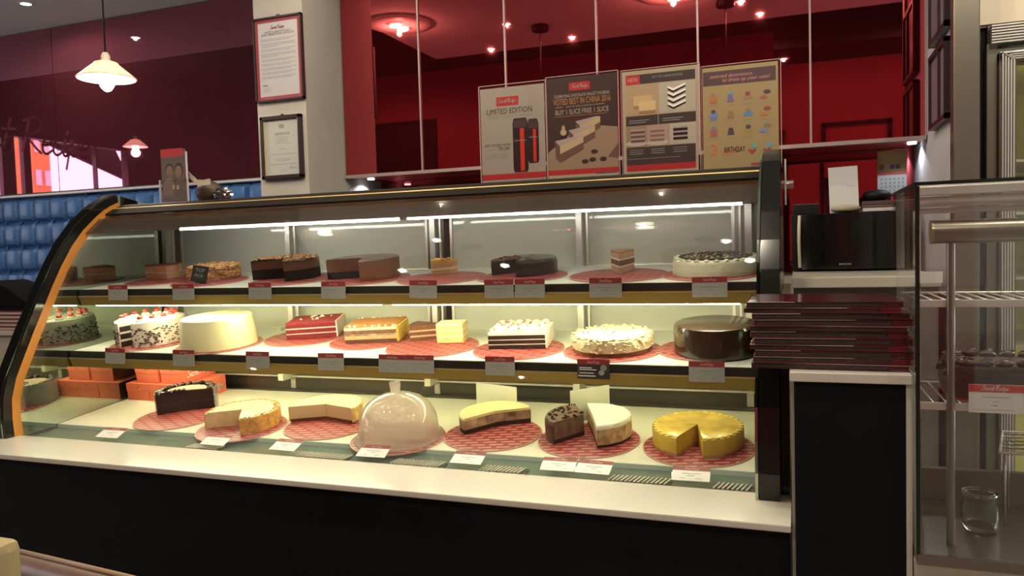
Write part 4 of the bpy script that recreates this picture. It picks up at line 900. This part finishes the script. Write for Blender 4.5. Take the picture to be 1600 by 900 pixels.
def pslice(a, b, k, l):
    P_ = lambda *q: [(a + x * k, b + y * k) for x, y in q]
    p.poly(P_((0, 0), (.016, -.016), (.091, .0105), (.076, .0125)), PICE, l); p.poly(P_((0, 0), (.0018, -.053), (.016, -.067), (.016, -.016)), PCH, l)
    p.poly(P_((.016, -.016), (.016, -.041), (.091, -.009), (.091, .0105)), PCR, l); p.poly(P_((.016, -.041), (.016, -.067), (.091, -.030), (.091, -.009)), PCH, l)
pslice(.090, .176, .86, 2); pslice(.068, .150, .92, 3); pslice(.023, .120, 1.0, 4)
for a, b in ((.148, .080), (.118, .052), (.142, .056), (.175, .056)): p.ell(a, b, .011, .007, PBROWN, 3)
p.rect(.040, .118, .062, .136, PBLACK, 3); p.ell(.051, .145, .010, .010, PCR, 3); p.poly([(.045, .155), (.057, .155), (.054, .168), (.051, .162), (.048, .168)], PCR, 3)
p.poly([(.19, .062), (W, .10), (W, .055)], PCH, 3); p.done(t)
# 3: new cakes
x0, x1, z0, z1 = -.492, -.270, .2095, .519
t = holder(-.496, -.263, .524, 'white poster with five cake photos and dark bands, third from left on the case top'); sheet_part(t, x0, x1, z0, z1, PCREAM); p = newprint(x0, z0); W, Hh = x1 - x0, z1 - z0
p.rect(.012, Hh - .040, W - .006, Hh - .012, PDARK); p.rect(.012, Hh - .040, .054, Hh - .014, PRED, 2); p.text('NEW', .033, Hh - .032, .030, PWHITE, 3, hgt=.011); p.text('JOY OF CAKES RANGE', .135, Hh - .028, .09, GREYINK, 2)
p.rect(.012, .178, .108, Hh - .042, PCR, 1); p.rect(.110, .178, W - .006, Hh - .042, mat('poster_photo_beige', (.45, .40, .32), .4), 1)
for i, (a, b, c, d) in enumerate(((.034, .205, .09, .235), (.05, .190, .10, .218))): p.rect(a, b, c, d, mat('poster_roll_%d' % i, ((.50, .34, .16), (.56, .40, .20))[i], .5), 2 + 2 * i); p.rect(a, b - .008, c, b, mat('poster_roll_edge', (.30, .15, .07), .5), 3 + 2 * i)
for k in range(4):
    b = .196 + k * .016; p.poly([(.136, b), (.152, b - .009), (.188, b + .006), (.188, b + .011), (.152, b - .003), (.136, b + .006)], PBLACK, 3); p.poly([(.136, b + .006), (.152, b - .003), (.188, b + .011), (.188, b + .017), (.152, b + .004), (.136, b + .012)], CREAMINK, 2)
p.rect(.010, .147, .106, .176, PDARK, 1); p.rect(.108, .147, W - .006, .176, PDARK, 1)
p.rect(.010, .084, .073, .146, PTAN, 1); p.rect(.075, .084, .138, .146, mat('poster_photo_rose', (.38, .27, .22), .4), 1); p.rect(.140, .084, W - .006, .146, mat('poster_photo_beige', (.45, .40, .32), .4), 1)
for a, col in ((.024, PCH), (.082, mat('poster_rose_cake', (.20, .10, .08), .5)), (.150, PBLACK)):
    for k in range(3): p.rect(a, .097 + k * .013, a + .042, .105 + k * .013, col, 2); p.rect(a, .105 + k * .013, a + .042, .110 + k * .013, PICE, 2)
p.ell(.04, .094, .034, .008, PWHITE, 1.5); p.ell(.105, .094, .032, .009, PWHITE, 1.5)
p.rect(.010, .030, W - .008, .083, PDARK, 1); p.rect(.010, .012, W - .008, .030, PRED, 1)
for yy, ww in ((.161, .06), (.155, .05)): p.rect(.02, yy, .02 + ww, yy + .002, GREYINK, 2); p.rect(.12, yy, .12 + ww, yy + .002, GREYINK, 2)
for a in (.02, .084, .15):
    for yy in (.074, .068, .062): p.rect(a, yy, a + .04, yy + .0015, GREYINK, 2)
p.rect(.012, .0475, .17, .0485, GREYINK, 2); p.done(t)
# 4: decorations
x0, x1, z0, z1 = -.256, -.048, .2095, .505
PYEL = mat('poster_straw', (0.368, 0.281, 0.144), .35); PPUR = mat('poster_mauve', (.085, .05, .06), .4); PPK = mat('poster_pink_ink', (.55, .25, .22), .5)
t = holder(-.260, -.040, .511, 'straw coloured poster of cake decorations in rows, rightmost on the case top'); sheet_part(t, x0, x1, z0, z1, PYEL); p = newprint(x0, z0); W, Hh = x1 - x0, z1 - z0
p.rect(.002, Hh - .052, W - .006, Hh - .012, PPUR); p.text('assorted decorations', .080, Hh - .031, .118, PPK, 2, shear=.3); p.text('to dress up your cake!', .122, Hh - .047, .130, PPK, 2, shear=.3)
cols = [(.40, .16, .05), (.16, .15, .28), (.34, .20, .14), (.05, .05, .06), (.12, .20, .42), (.28, .16, .12), (.08, .25, .46), (.24, .06, .04), (.34, .10, .10), (.06, .05, .07), (.32, .26, .08), (.20, .18, .12)]
for i in range(12):
    a = .030 + (i % 4) * .048; b = .205 - (i // 4) * .047; c1 = mat('decoration_ink_%d' % i, cols[i], .5); c2 = mat('decoration_ink_%d' % ((i + 5) % 12), cols[(i + 5) % 12], .5)
    sh = i % 4
    if sh == 0: p.ell(a, b, .012, .008, c1); p.ell(a, b + .011, .006, .006, c2, 3); p.rect(a - .010, b - .014, a + .010, b - .009, c1)
    elif sh == 1: p.poly([(a - .010, b - .012), (a + .010, b - .012), (a + .004, b + .014), (a - .004, b + .014)], c1); p.ell(a, b + .012, .008, .004, c2, 3)
    elif sh == 2: p.rect(a - .012, b - .009, a + .012, b + .002, c1); p.ell(a, b + .008, .007, .006, c2, 3)
    else: p.ell(a + .004, b + .008, .010, .006, c1); p.ell(a - .006, b - .007, .011, .005, c2, 3)
    p.rect(a - .012, b - .0205, a + .012, b - .0195, GREYINK)
mo = mat('number_candle_orange', (.50, .14, .06), .5)
p.text('3', .030, .042, .017, mo, 2, hgt=.034); p.text('HAPPY', .074, .040, .040, mo, 2, hgt=.017); p.text('BIRTHDAY', .088, .050, .058, PBLACK, 3, hgt=.015)
for a, c in ((.136, (.10, .34, .28)), (.176, (.10, .30, .42))):
    p.ell(a + .006, .064, .009, .006, mat('heart_%d' % int(a * 1000), c, .5)); p.poly([(a, .038), (a + .012, .052), (a + .006, .056), (a, .052), (a - .006, .056), (a - .012, .052)], mat('heart_red', (.30, .06, .05), .5))
p.rect(W - .075, .008, W - .004, .016, mat('poster_rose_band', (.30, .06, .07), .4)); p.done(t)

# brochure in an acrylic stand, left end of the case top
t = thing('brochure_stand', 'acrylic stand with a brown leaflet showing two people under a red header', 'leaflet stand', (-2.21, 2.33, PB))
bx0, bx1 = -2.285, -2.150
part(t, 'leaflet', G().box(bx0 + .012, bx1 - .004, YP - .001, YP, PB + .006, .410), mat('leaflet_brown', (.115, .085, .075), .35))
p = newprint(bx0 + .012, PB + .006); W = bx1 - bx0 - .016
p.rect(0, .172, W - .012, .2025, mat('leaflet_red', (.36, .03, .03), .4), 1); p.rect(0, .155, W, .172, mat('leaflet_grey', (.09, .075, .075), .4), 1)
sk = mat('leaflet_skin', (.20, .115, .08), .5); hr = mat('leaflet_hair', (.03, .02, .018), .6)
p.ell(.040, .124, .020, .024, hr, 1); p.ell(.085, .121, .020, .028, hr, 1); p.ell(.040, .117, .017, .022, sk, 2); p.ell(.083, .115, .016, .022, sk, 2)
p.poly([(.004, .026), (.058, .026), (.062, .070), (.048, .092), (.028, .092), (.006, .076)], mat('leaflet_pullover', (.22, .15, .13), .6), 1); p.poly([(.060, .026), (.118, .026), (.116, .074), (.098, .090), (.074, .090), (.064, .072)], mat('leaflet_shirt', (.15, .10, .09), .6), 1)
p.rect(.050, .050, .062, .066, mat('leaflet_cup', (.40, .34, .30), .5), 3); p.rect(.070, .048, .082, .064, mat('leaflet_cup', (.40, .34, .30), .5), 3)
for a, b in ((.034, .120), (.045, .120), (.078, .118), (.088, .118)): p.ell(a, b, .0018, .0014, hr, 3, 8)
p.stroke([(.034, .108), (.040, .105), (.046, .108)], .0016, hr, 3); p.stroke([(.080, .107), (.084, .105), (.089, .107)], .0016, hr, 3)
p.rect(0, 0, W, .026, mat('leaflet_base', (.15, .12, .12), .5), 1); p.done(t)
g = G(); g.box(bx0, bx1, YP - .004, YP - .0025, PB, .30); g.box(bx0, bx1, YP + .003, YP + .0045, PB, .405); g.box(bx0, bx1, YP - .004, YP + .08, PB, PB + .002); part(t, 'acrylic_pocket', g, GLASS)
g = G(); g.box(bx0, bx0 + .003, YP - .004, YP + .004, PB, .30); g.box(bx1 - .003, bx1, YP - .004, YP + .004, PB, .40); part(t, 'polished_edge', g, mat('acrylic_edge_pale', (.6, .56, .62), .15))
# brown bag with a pale strap and crumpled wrapper
t = thing('brown_bag', 'small brown rounded bag with a pale flat strap behind the leaflet stand', 'bag', (-2.12, 2.42, PB))
part(t, 'bag_body', G().ball((-2.135, 2.43, PB + .045), .05, sub=3, sq=(1.1, .9, .9), jit=.01, rr=rnd), mat('brown_leather', (.06, .035, .02), .5, bump=.3))
g = G(); pts = [(-2.20, .335), (-2.165, .315), (-2.135, .288), (-2.11, .284), (-2.07, .286)]
for (a, b), (c, d) in zip(pts, pts[1:]): g.extr_x([(2.365, 0), (2.372, 0), (2.372, 0), (2.365, 0)], 0, 0) if False else g.sheet([(a, 2.365, b - .012), (c, 2.365, d - .013), (c, 2.365, d + .010), (a, 2.365, b + .008)], .003)
part(t, 'strap', g, mat('pale_strap', (.48, .42, .33), .7))
g = G().ball((-2.045, 2.40, PB + .032), .033, sub=3, sq=(1.1, .9, .78), jit=.16, rr=rnd); g.sm = [False] * len(g.sm)
single('crumpled_wrapper', g, CHROME, 'shiny crumpled silver wrapper beside the brown bag on the case top', 'wrapper', (-2.045, 2.40, PB))

# ================================================================== RIGHT: MENUS, STAND, MICROWAVE, GLASS CABINET
pd = thing('menu_pedestal', 'black pedestal with a white top carrying the menu stack', 'pedestal', (.088, 1.75, -1.15))
part(pd, 'black_front', G().box(-.010, .184, 1.588, 1.61, -1.15, -.272), BLACKP)
part(pd, 'body', G().box(-.016, .192, 1.61, 1.93, -1.15, -.2725), mat('cream_pedestal_side', (.45, .43, .36), .6))
part(pd, 'white_top', G().box(-.018, .195, 1.578, 1.93, -.2715, -.253, b=.002), WHITESTONE)
part(pd, 'white_edge_strip', G().box(.185, .195, 1.586, 1.61, -1.15, -.272), WHITESTONE)
MRED = mat('menu_cover_red', (.055, .008, .011), .22, noise=.3, nscale=14, coat=.6); MREDL = mat('menu_cover_bright', (.12, .008, .014), .3); MPG = mat('menu_pages', (.05, .036, .03), .6, noise=.35, nscale=220); MFILM = mat('menu_film_edge', (.50, .42, .41), .2)
nm = 11; zz = -.2525
pos = ['bottom', 'second from the bottom', 'third from the bottom', 'fourth from the bottom', 'fifth from the bottom', 'middle', 'fifth from the top', 'fourth from the top', 'third from the top', 'second from the top', 'top']
for i in range(nm):
    h_ = rnd.uniform(.0105, .0132); dx = (-.002, .0, -.002, -.003, -.004, -.005, -.005, -.004, -.006, -.018, -.017)[i] + rnd.uniform(-.004, .004); rz = rnd.uniform(-2.2, 2.2)
    t = thing('menu', 'red laminated menu, ' + pos[i] + ' of the stack on the black pedestal', 'menu', (.058 + dx, 1.735, zz), (0, 0, R(rz)), 'menus stacked on the pedestal')
    w2, d2 = .142, .124
    part(t, 'pages', G().box(-w2 + .002, w2 - .003, -d2 + .003, d2 - .003, .0018, h_ - .0018), MPG, local=True)
    part(t, 'cover', G().box(-w2, w2, -d2, d2, h_ - .0020, h_ - .0004, b=.0006), MRED if i % 3 else MREDL, local=True)
    part(t, 'back_cover', G().box(-w2, w2, -d2, d2, .0002, .0018, b=.0006), MREDL if i % 2 else MRED, local=True)
    part(t, 'spine', G().box(-w2 - .001, -w2 + .003, -d2, d2, .0002, h_ - .0004, b=.0008), MRED, local=True)
    g = G().box(-w2, -w2 + .09 + .1 * (i % 2), -d2 - .0008, -d2 + .002, h_ - .0012, h_ - .0003) if i in (3, 8, 9, 10) else G().box(-w2, w2 - .1 * (i % 3), -d2 - .0006, -d2 + .001, h_ - .0008, h_ - .0003)
    part(t, 'film_edge', g, MFILM, local=True)
    part(t, 'corner_tab', G().box(w2 - .036, w2 - .0025, -d2 + .0005, -d2 + .004, .0016, h_ - .002), MREDL if i % 2 else MRED, local=True)
    zz += h_ + .0003
# worktop and microwave
single('back_worktop', G().box(-.02, .40, 2.60, 3.37, -.150, -.1165, b=.003), mat('cream_worktop', (.55, .52, .42), .3), 'cream worktop carrying the microwave behind the menus', 'worktop', (.2, 2.9, -.15))
single('back_base_cabinet', G().box(-.015, .395, 2.63, 3.37, -1.15, -.1505), mat('grey_cabinet', (.22, .21, .19), .6), 'grey base cabinet under the cream worktop', 'cabinet', (.2, 2.9, -1.15))
mw = thing('microwave', 'black glossy microwave oven on the cream worktop', 'microwave', (.18, 3.1, -.115))
part(mw, 'body', G().box(-.022, .365, 3.09, 3.34, -.112, .096, b=.004), BLACKM)
dr = G(); n = 14
for i in range(n):
    a0, a1 = i / n, (i + 1) / n; xa, xb = .012 + .353 * a0, .012 + .353 * a1; ya, yb = 3.073 - .022 * math.sin(math.pi * a0), 3.073 - .022 * math.sin(math.pi * a1)
    dr.add([(xa, ya, -.108), (xb, yb, -.108), (xb, yb, .093), (xa, ya, .093)], [(0, 1, 2, 3)], 0, True); dr.add([(xa, 3.089, .093), (xb, 3.089, .093), (xb, yb, .093), (xa, ya, .093)], [(0, 3, 2, 1)]); dr.add([(xa, 3.089, -.108), (xb, 3.089, -.108), (xb, yb, -.108), (xa, ya, -.108)], [(0, 1, 2, 3)])
d = part(mw, 'door', dr, BLACKG)
pr = Print((.135, 3.0505, -.093), (1, 0, 0), (0, 0, 1)); pr.text('SAMSUNG', .024, 0, .040, mat('silver_ink', (.45, .45, .45), .4), 1); pr.done(d, 'maker_lettering')
part(mw, 'handle', G().tube([(.006, 3.076, -.10), (.004, 3.062, -.05), (.003, 3.058, 0), (.004, 3.062, .05), (.006, 3.076, .09)], .006, 10), mat('cream_plastic', (.62, .58, .46), .3))
for xx in (.0, .34): part(mw, 'foot', G().box(xx, xx + .02, 3.12, 3.30, -.1165, -.112), BLACKM)
# things on the microwave
t = thing('paper_card', 'blank white paper card propped up on the microwave', 'paper', (.162, 3.12, .097), (R(-7), R(-1.5), 0))
part(t, 'sheet', G().box(-.050, .050, 0, .002, 0, .172), mat('paper_white', (.60, .62, .62), .6), local=True)
part(t, 'faint_print', G().box(.008, .042, -.0006, 0, .098, .0995), mat('pale_ink', (.40, .42, .42), .7), local=True)
single('cloth_bundle', G().ball((.165, 3.105, .112), .045, sub=3, sq=(1.15, .5, .33), jit=.04, rr=rnd), mat('beige_cloth', (.46, .40, .28), .9, bump=.6, bscale=60), 'crumpled beige cloth in front of the paper card', 'cloth', (.165, 3.105, .097))
for nmx, x0, x1, zz0, zz1, mm, lab, ct in (('folder', .222, .33, .0975, .110, WHITECARD, 'white folder lying on the right side of the microwave', 'folder'), ('folder', .220, .33, .1105, .120, mat('dusky_folder', (.16, .09, .09), .6), 'dusky red folder, middle of the pile on the microwave', 'folder'), ('folder', .221, .335, .1205, .135, mat('brown_folder', (.09, .055, .045), .6), 'brown folder on top of the pile on the microwave', 'folder')):
    single(nmx, G().box(x0, x1, 3.10, 3.28, zz0, zz1, b=.002), mm, lab, ct, ((x0 + x1) / 2, 3.15, zz0))
single('cap', G().ball((.275, 3.18, .158), .042, sub=3, sq=(1.2, 1.0, .52)), BLACKM, 'black cap lying on the folder pile', 'cap', (.275, 3.18, .136))
bk = thing('black_box', 'low dark box on the left of the microwave top', 'box', (.02, 3.18, .0965))
part(bk, 'body', G().box(-.015, .075, 3.12, 3.28, .097, .128, b=.003), BLACKM); part(bk, 'lid', G().box(-.016, .076, 3.119, 3.281, .1285, .136, b=.002), mat('dark_lid', (.03, .012, .014), .4))
# calendar
t = thing('wall_calendar', 'colourful wall calendar on the red splashback', 'calendar', (.345, 3.38, .19))
part(t, 'sheet', G().box(.295, .398, 3.376, 3.379, .17, .340), mat('calendar_white', (.45, .44, .44), .5))
p = Print((.295, 3.3755, .17), (1, 0, 0), (0, 0, 1))
p.rect(0, .085, .103, .17, mat('calendar_ochre', (.34, .20, .05), .5), 1); p.rect(0, .075, .103, .09, mat('calendar_red', (.40, .07, .04), .5), 2)
for k, c in enumerate(((.06, .06, .05), (.34, .30, .04), (.06, .06, .16), (.05, .05, .05), (.36, .32, .06))): p.rect(.008 + k * .019, .098, .022 + k * .019, .116, mat('calendar_ink_%d' % k, c, .5), 2)
for a in range(6):
    for b in range(4): p.rect(.012 + a * .015, .010 + b * .015, .018 + a * .015, .018 + b * .015, GREYINK, 1)
p.done(t)

# glass cabinet at the right edge
gc = thing('glass_cabinet', 'glass-sided steel display cabinet at the right edge with wire racks', 'display cabinet', (.5, 1.7, -.60))
GX0, GX1, GY0, GY1, GT, GB = .197, .95, 1.548, 1.90, .094, -.575
part(gc, 'pedestal', G().box(GX0, GX1, GY0 + .006, GY1, -1.15, GB - .018), mat('beige_pedestal', (.40, .36, .29), .6))
part(gc, 'base_plate', G().box(GX0, GX1, GY0, GY1, GB - .017, GB, b=.002), STEEL)
part(gc, 'front_pane', G().box(GX0 + .006, GX1, GY0, GY0 + .005, GB + .001, GT - .004), GLASS)
part(gc, 'left_pane', G().box(GX0, GX0 + .005, GY0 + .006, GY1, GB + .001, GT - .004), GLASS)
part(gc, 'dark_corner_edge', G().box(GX0 - .001, GX0 + .0058, GY0 - .001, GY0 + .0058, GB, GT - .004), mat('dark_green_edge', (.006, .014, .011), .15))
part(gc, 'top_edge', G().extr_x([(GY0 - .002, GT - .003), (GY0 - .002, GT + .003), (GY1, GT + .003), (GY1, GT - .003)], GX0 - .002, GX1), GLASS)
part(gc, 'top_edge_line', G().box(GX0 - .002, GX1, GY0 - .003, GY0 + .003, GT - .003, GT + .003), mat('dark_green_edge', (.006, .014, .011), .15))
part(gc, 'side_top_line', G().box(GX0 - .003, GX0 + .003, GY0 + .003, GY1, GT - .003, GT + .003), mat('dark_green_edge', (.006, .014, .011), .15))
for i, (z0, z1) in enumerate(((.074, .091), (.0535, .0725), (.042, .052))): part(gc, 'top_rail', G().box(GX0 + .008, GX1, 1.585 + .010 * i, 1.60 + .010 * i, z0, z1, b=.002), ALU)
part(gc, 'rear_post', G().box(GX0 + .006, GX0 + .020, GY1 - .02, GY1, GB, GT - .004), ALU)
part(gc, 'rear_sill', G().box(GX0 + .006, GX1, GY1 - .02, GY1, -.53, -.505), STEEL)
part(gc, 'rear_pane', G().box(GX0 + .02, GX1, GY1 - .012, GY1 - .007, -.505, GT - .004), GLASS)
part(gc, 'back_riser', G().box(GX0 + .006, GX1, GY1 - .018, GY1 - .014, GB, -.53), STEEL)
part(gc, 'lamp_tube', G().tube([(.232, 1.612, .008), (GX1, 1.612, .008)], .0215, 28), STEEL)
part(gc, 'tube_cap', G().tube([(.229, 1.612, .008), (.2325, 1.612, .008)], .0222, 28), mat('dull_gold_cap', (.42, .34, .22), .3, metal=1.0))
part(gc, 'support_post', G().tube([(.262, 1.612, -.012), (.262, 1.612, GB)], .0072, 16), STEEL)
part(gc, 'shelf_upright', G().box(.232, .246, 1.862, 1.874, GB, .05), mat('cream_upright', (.5, .47, .38), .5))
g = G()
for k in range(24): g.box(.236, .242, 1.8605, 1.8621, -.5 + k * .022, -.49 + k * .022)
part(gc, 'upright_slots', g, BLACKM, stuff=True)
for zz, front, lab in ((-.117, 1.615, 'upper wire rack'), (-.309, 1.615, 'lower wire rack')):
    rk = part(gc, 'wire_rack', G().box(GX0 + .010, GX1, front, front + .006, zz - .014, zz, b=.001), ALU)
    part(rk, 'rear_bar', G().tube([(GX0 + .010, 1.86, zz - .003), (GX1, 1.86, zz - .003)], .003, 8), ALU)
    for k in range(32): part(rk, 'rack_wire', G().tube([(GX0 + .016 + k * .0225, front + .005, zz - .0025), (GX0 + .016 + k * .0225 + .0, 1.86, zz - .0025)], .0017, 6), ALU)
part(gc, 'price_rail', G().box(GX0 + .006, .285, 1.845, 1.855, -.098, -.075), WHITECARD)
# chocolate cake inside
def slab(wx, wy, z0, z1, r, n=8):
    pts = []
    for cx, cyy, a0 in ((wx - r, wy - r, 0), (-wx + r, wy - r, 90), (-wx + r, -wy + r, 180), (wx - r, -wy + r, 270)):
        for k in range(n + 1): a = R(a0 + 90 * k / n); pts.append((cx + r * math.cos(a), cyy + r * math.sin(a)))
    g = G(); m = len(pts); g.add([(x, y, z0) for x, y in pts] + [(x, y, z1) for x, y in pts], [list(range(m))[::-1], [m + i for i in range(m)]] + [(i, (i + 1) % m, m + (i + 1) % m, m + i) for i in range(m)]); return g
t = thing('chocolate_gateau', 'dark ridged chocolate gateau with curled edging inside the glass cabinet', 'cake', (.375, 1.73, -.3085))
part(t, 'board', slab(.107, .087, 0, .004, .025), BOARD, local=True)
for k in range(6): part(t, 'ridge_layer', slab(.104 - .0012 * (k % 2), .084, .004 + k * .009, .0128 + k * .009, .02), mat('gateau_chocolate', (.050, .030, .024), .35), local=True)
part(t, 'top_icing', slab(.101, .081, .058, .063, .02), mat('gateau_top', (.085, .055, .042), .45), local=True)
CURL = mat('chocolate_curl_gloss', (.045, .026, .021), .2, coat=.5)
for k in range(22):
    u = k / 22 * 2 * math.pi; px = max(-1, min(1, 1.35 * math.cos(u))) * .088; py = max(-1, min(1, 1.35 * math.sin(u))) * .069
    g = G(); g.ball((px, py, .068), .0135, sub=2, sq=(1.15, .8, .62), jit=.09, rr=rnd); g.ball((px + .006, py + .004, .074), .007, sub=1, sq=(1.2, .7, .8), jit=.1, rr=rnd); part(t, 'chocolate_curl', g, CURL, local=True)
for k in range(7): part(t, 'chocolate_curl', G().ball((-.095 + rnd.uniform(-.012, .008), -.07 + k * .02, .02 + rnd.uniform(0, .035)), .012, sub=1, jit=.15, rr=rnd), CURL, local=True)
# label on the front of the cabinet
t = thing('price_tag', 'white price tag with red header hanging in the glass cabinet by the gateau', 'price tag', (.354, 1.600, -.345))
part(t, 'card', G().box(.289, .375, 1.5995, 1.6008, -.3215, -.270), WHITECARD)
p = Print((.289, 1.5993, -.3215), (1, 0, 0), (0, 0, 1)); p.rect(0, .038, .086, .0515, mat('tag_bright_red', (.50, .045, .035), .5), 1); p.logo(.020, .0415, .042, CREAMINK, 2); p.done(t, 'red_header')
p = Print((.289, 1.5993, -.3215), (1, 0, 0), (0, 0, 1)); p.rect(.020, .028, .066, .030, mat('faint_ink', (.48, .47, .42), .7)); p.rect(.038, .020, .048, .022, mat('faint_ink', (.48, .47, .42), .7)); p.rect(.036, .013, .046, .0145, GREYINK); p.rect(.010, .005, .072, .0065, mat('faint_ink', (.48, .47, .42), .7)); p.done(t, 'printed_text')
# wire basket and glass jar on the cabinet floor
bkx = thing('wire_basket', 'low wire tray standing at the back of the glass cabinet floor', 'wire tray', (.42, 1.83, -.47))
part(bkx, 'rim', G().tube([(.37, 1.75, -.43), (.50, 1.75, -.43), (.52, 1.87, -.415), (.40, 1.87, -.415), (.37, 1.75, -.43)], .003, 8), ALU)
for k in range(6): part(bkx, 'wire', G().tube([(.375 + k * .004, 1.76 + k * .02, -.430 + .0028 * k), (.505 + k * .003, 1.76 + k * .02, -.430 + .0028 * k)], .002, 6), ALU)
for xx, yy in ((.38, 1.755), (.49, 1.755), (.41, 1.865), (.51, 1.865)): part(bkx, 'leg', G().tube([(xx, yy, -.43), (xx, yy, GB + .001)], .0025, 6), ALU)
jr = thing('glass_jar', 'small empty clear glass jar on the cabinet floor', 'jar', (.329, 1.715, GB + .0005))
def solidglass(nt):
    g = nt.nodes.new('ShaderNodeBsdfGlass'); g.inputs['IOR'].default_value = 1.45; g.inputs['Roughness'].default_value = .02; g.inputs[0].default_value = (.93, .94, .9, 1); return g.outputs[0]
JG = shader_mat('thick_glass', solidglass)
pf = [(0, 0), (.026, 0), (.030, .006), (.033, .022), (.033, .045), (.029, .054), (.029, .068), (.031, .070), (.0265, .070), (.0265, .054), (.030, .044), (.030, .022), (.026, .010), (0, .010)]
part(jr, 'body', G().lathe(pf, 36), JG, local=True); part(jr, 'lip', G().lathe([(.0265, .0702), (.032, .0702), (.032, .074), (.0265, .074)], 36), JG, local=True)

# ================================================================== LEFT EDGE AND FOREGROUND
sd = thing('side_cabinet', 'beige side cabinet left of the display case', 'cabinet', (-2.8, 2.1, -1.15))
part(sd, 'body', G().box(-3.3, -2.56, 2.09, 2.45, -1.15, -.272), mat('beige_cabinet', (.40, .36, .27), .6)); part(sd, 'top', G().box(-3.32, -2.555, 2.075, 2.46, -.271, -.256), mat('beige_cabinet_top', (.46, .42, .33), .5))
zz = -.2555
for i, l in enumerate(('lowest', 'second', 'third', 'fourth', 'topmost')):
    t = thing('menu', 'red and white menu on the beige side cabinet, ' + l + ' of the pile', 'menu', (-2.82 - .006 * (i % 2), 2.22, zz), (0, 0, R(rnd.uniform(-3, 3))), 'menus on the side cabinet')
    part(t, 'pages', G().box(-.136, .136, -.117, .117, .002, .012), mat('pale_pages', (.50, .42, .33), .7), local=True)
    part(t, 'cover', G().box(-.14, .14, -.12, .12, .012, .0145), MREDL, local=True); part(t, 'back_cover', G().box(-.14, .14, -.12, .12, 0, .002), MREDL, local=True); zz += .0148
t = thing('black_bag', 'black sloping bag on the pile of menus at the left edge', 'bag', (-2.85, 2.22, zz))
g = G(); g.extr_x([(2.12, zz), (2.34, zz), (2.34, zz + .01), (2.12, zz + .01)], -2.96, -2.69); o0 = len(g.v)
g.sheet([(-2.98, 2.14, zz + .011), (-2.68, 2.14, zz + .011), (-2.70, 2.14, zz + .016), (-2.80, 2.14, zz + .042), (-2.88, 2.14, zz + .088), (-2.98, 2.14, zz + .115)][::-1], .16)
part(t, 'bag_body', g, mat('black_cloth', (.0035, .0035, .004), .9, spec=.1))
part(t, 'zip', G().box(-2.95, -2.72, 2.138, 2.14, zz + .013, zz + .016), BLACKG)
BR = mat('brown_bench_leather', (.15, .085, .07), .45, noise=.15, nscale=12)
bn = thing('bench', 'brown padded bench back in the foreground at lower left', 'bench', (-1.5, 1.1, -1.15))
a = Vector((-1.394 * 1.28, 1.28, -.528 * 1.28)); b = Vector((-1.1007 * 1.16, 1.16, -.547 * 1.16)); dv = (b - a); a2 = a - dv * .02; b2 = b + dv * .5
g = G(); m = 12
dn = Vector((-dv.y, dv.x, 0)).normalized()   # away from the viewer
pr_ = [(-.05, -.55), (-.05, -.03), (-.044, -.012), (-.03, -.002), (-.015, 0), (0, -.006), (.006, -.02), (.006, -.55)]
vs = []
for e in (a2, b2):
    for (q, z) in pr_: vs.append(e + (-dn) * -q * 1.0 + Vector((0, 0, z)))
k = len(pr_); g.add(vs, [(j, (j + 1) % k, k + (j + 1) % k, k + j) for j in range(k)] + [list(range(k))[::-1], [k + j for j in range(k)]], 0, True)
part(bn, 'padded_back', g, BR)
g = G(); g.tube([tuple(a2 + Vector((0, 0, -.001))), tuple(b2 + Vector((0, 0, -.001)))], .006, 8); part(bn, 'piping', g, mat('tan_piping', (.34, .22, .13), .5))
g = G()
for e in (.1, .9): q = a2 + (b2 - a2) * e; g.box(q.x - .03, q.x + .03, q.y - .02, q.y + .04, -1.15, q.z - .5)
part(bn, 'leg', G().box(a2.x, a2.x + .04, a2.y, a2.y + .04, -1.15, a2.z - .54), BLACKM); part(bn, 'leg', G().box(b2.x - .04, b2.x, b2.y, b2.y + .04, -1.15, b2.z - .54), BLACKM)
ch = thing('cream_chair', 'cream chair corner cut off by the left edge in the foreground', 'chair', (-1.45, 1.0, -1.15))
part(ch, 'backrest', G().box(-1.70, -1.383, .98, 1.03, -.95, -.518, b=.02), mat('cream_upholstery', (.42, .34, .17), .6))
part(ch, 'seat', G().box(-1.70, -1.39, .70, 1.03, -.99, -.955, b=.012), mat('cream_upholstery', (.42, .34, .17), .6))
for xx, yy in ((-1.69, .72), (-1.42, .72), (-1.69, .99), (-1.42, .99)): part(ch, 'leg', G().box(xx, xx + .025, yy, yy + .025, -1.15, -.99), BLACKM)

for o in list(bpy.data.objects):
    for k in ('_loc', '_ca'):
        if k in o: del o[k]
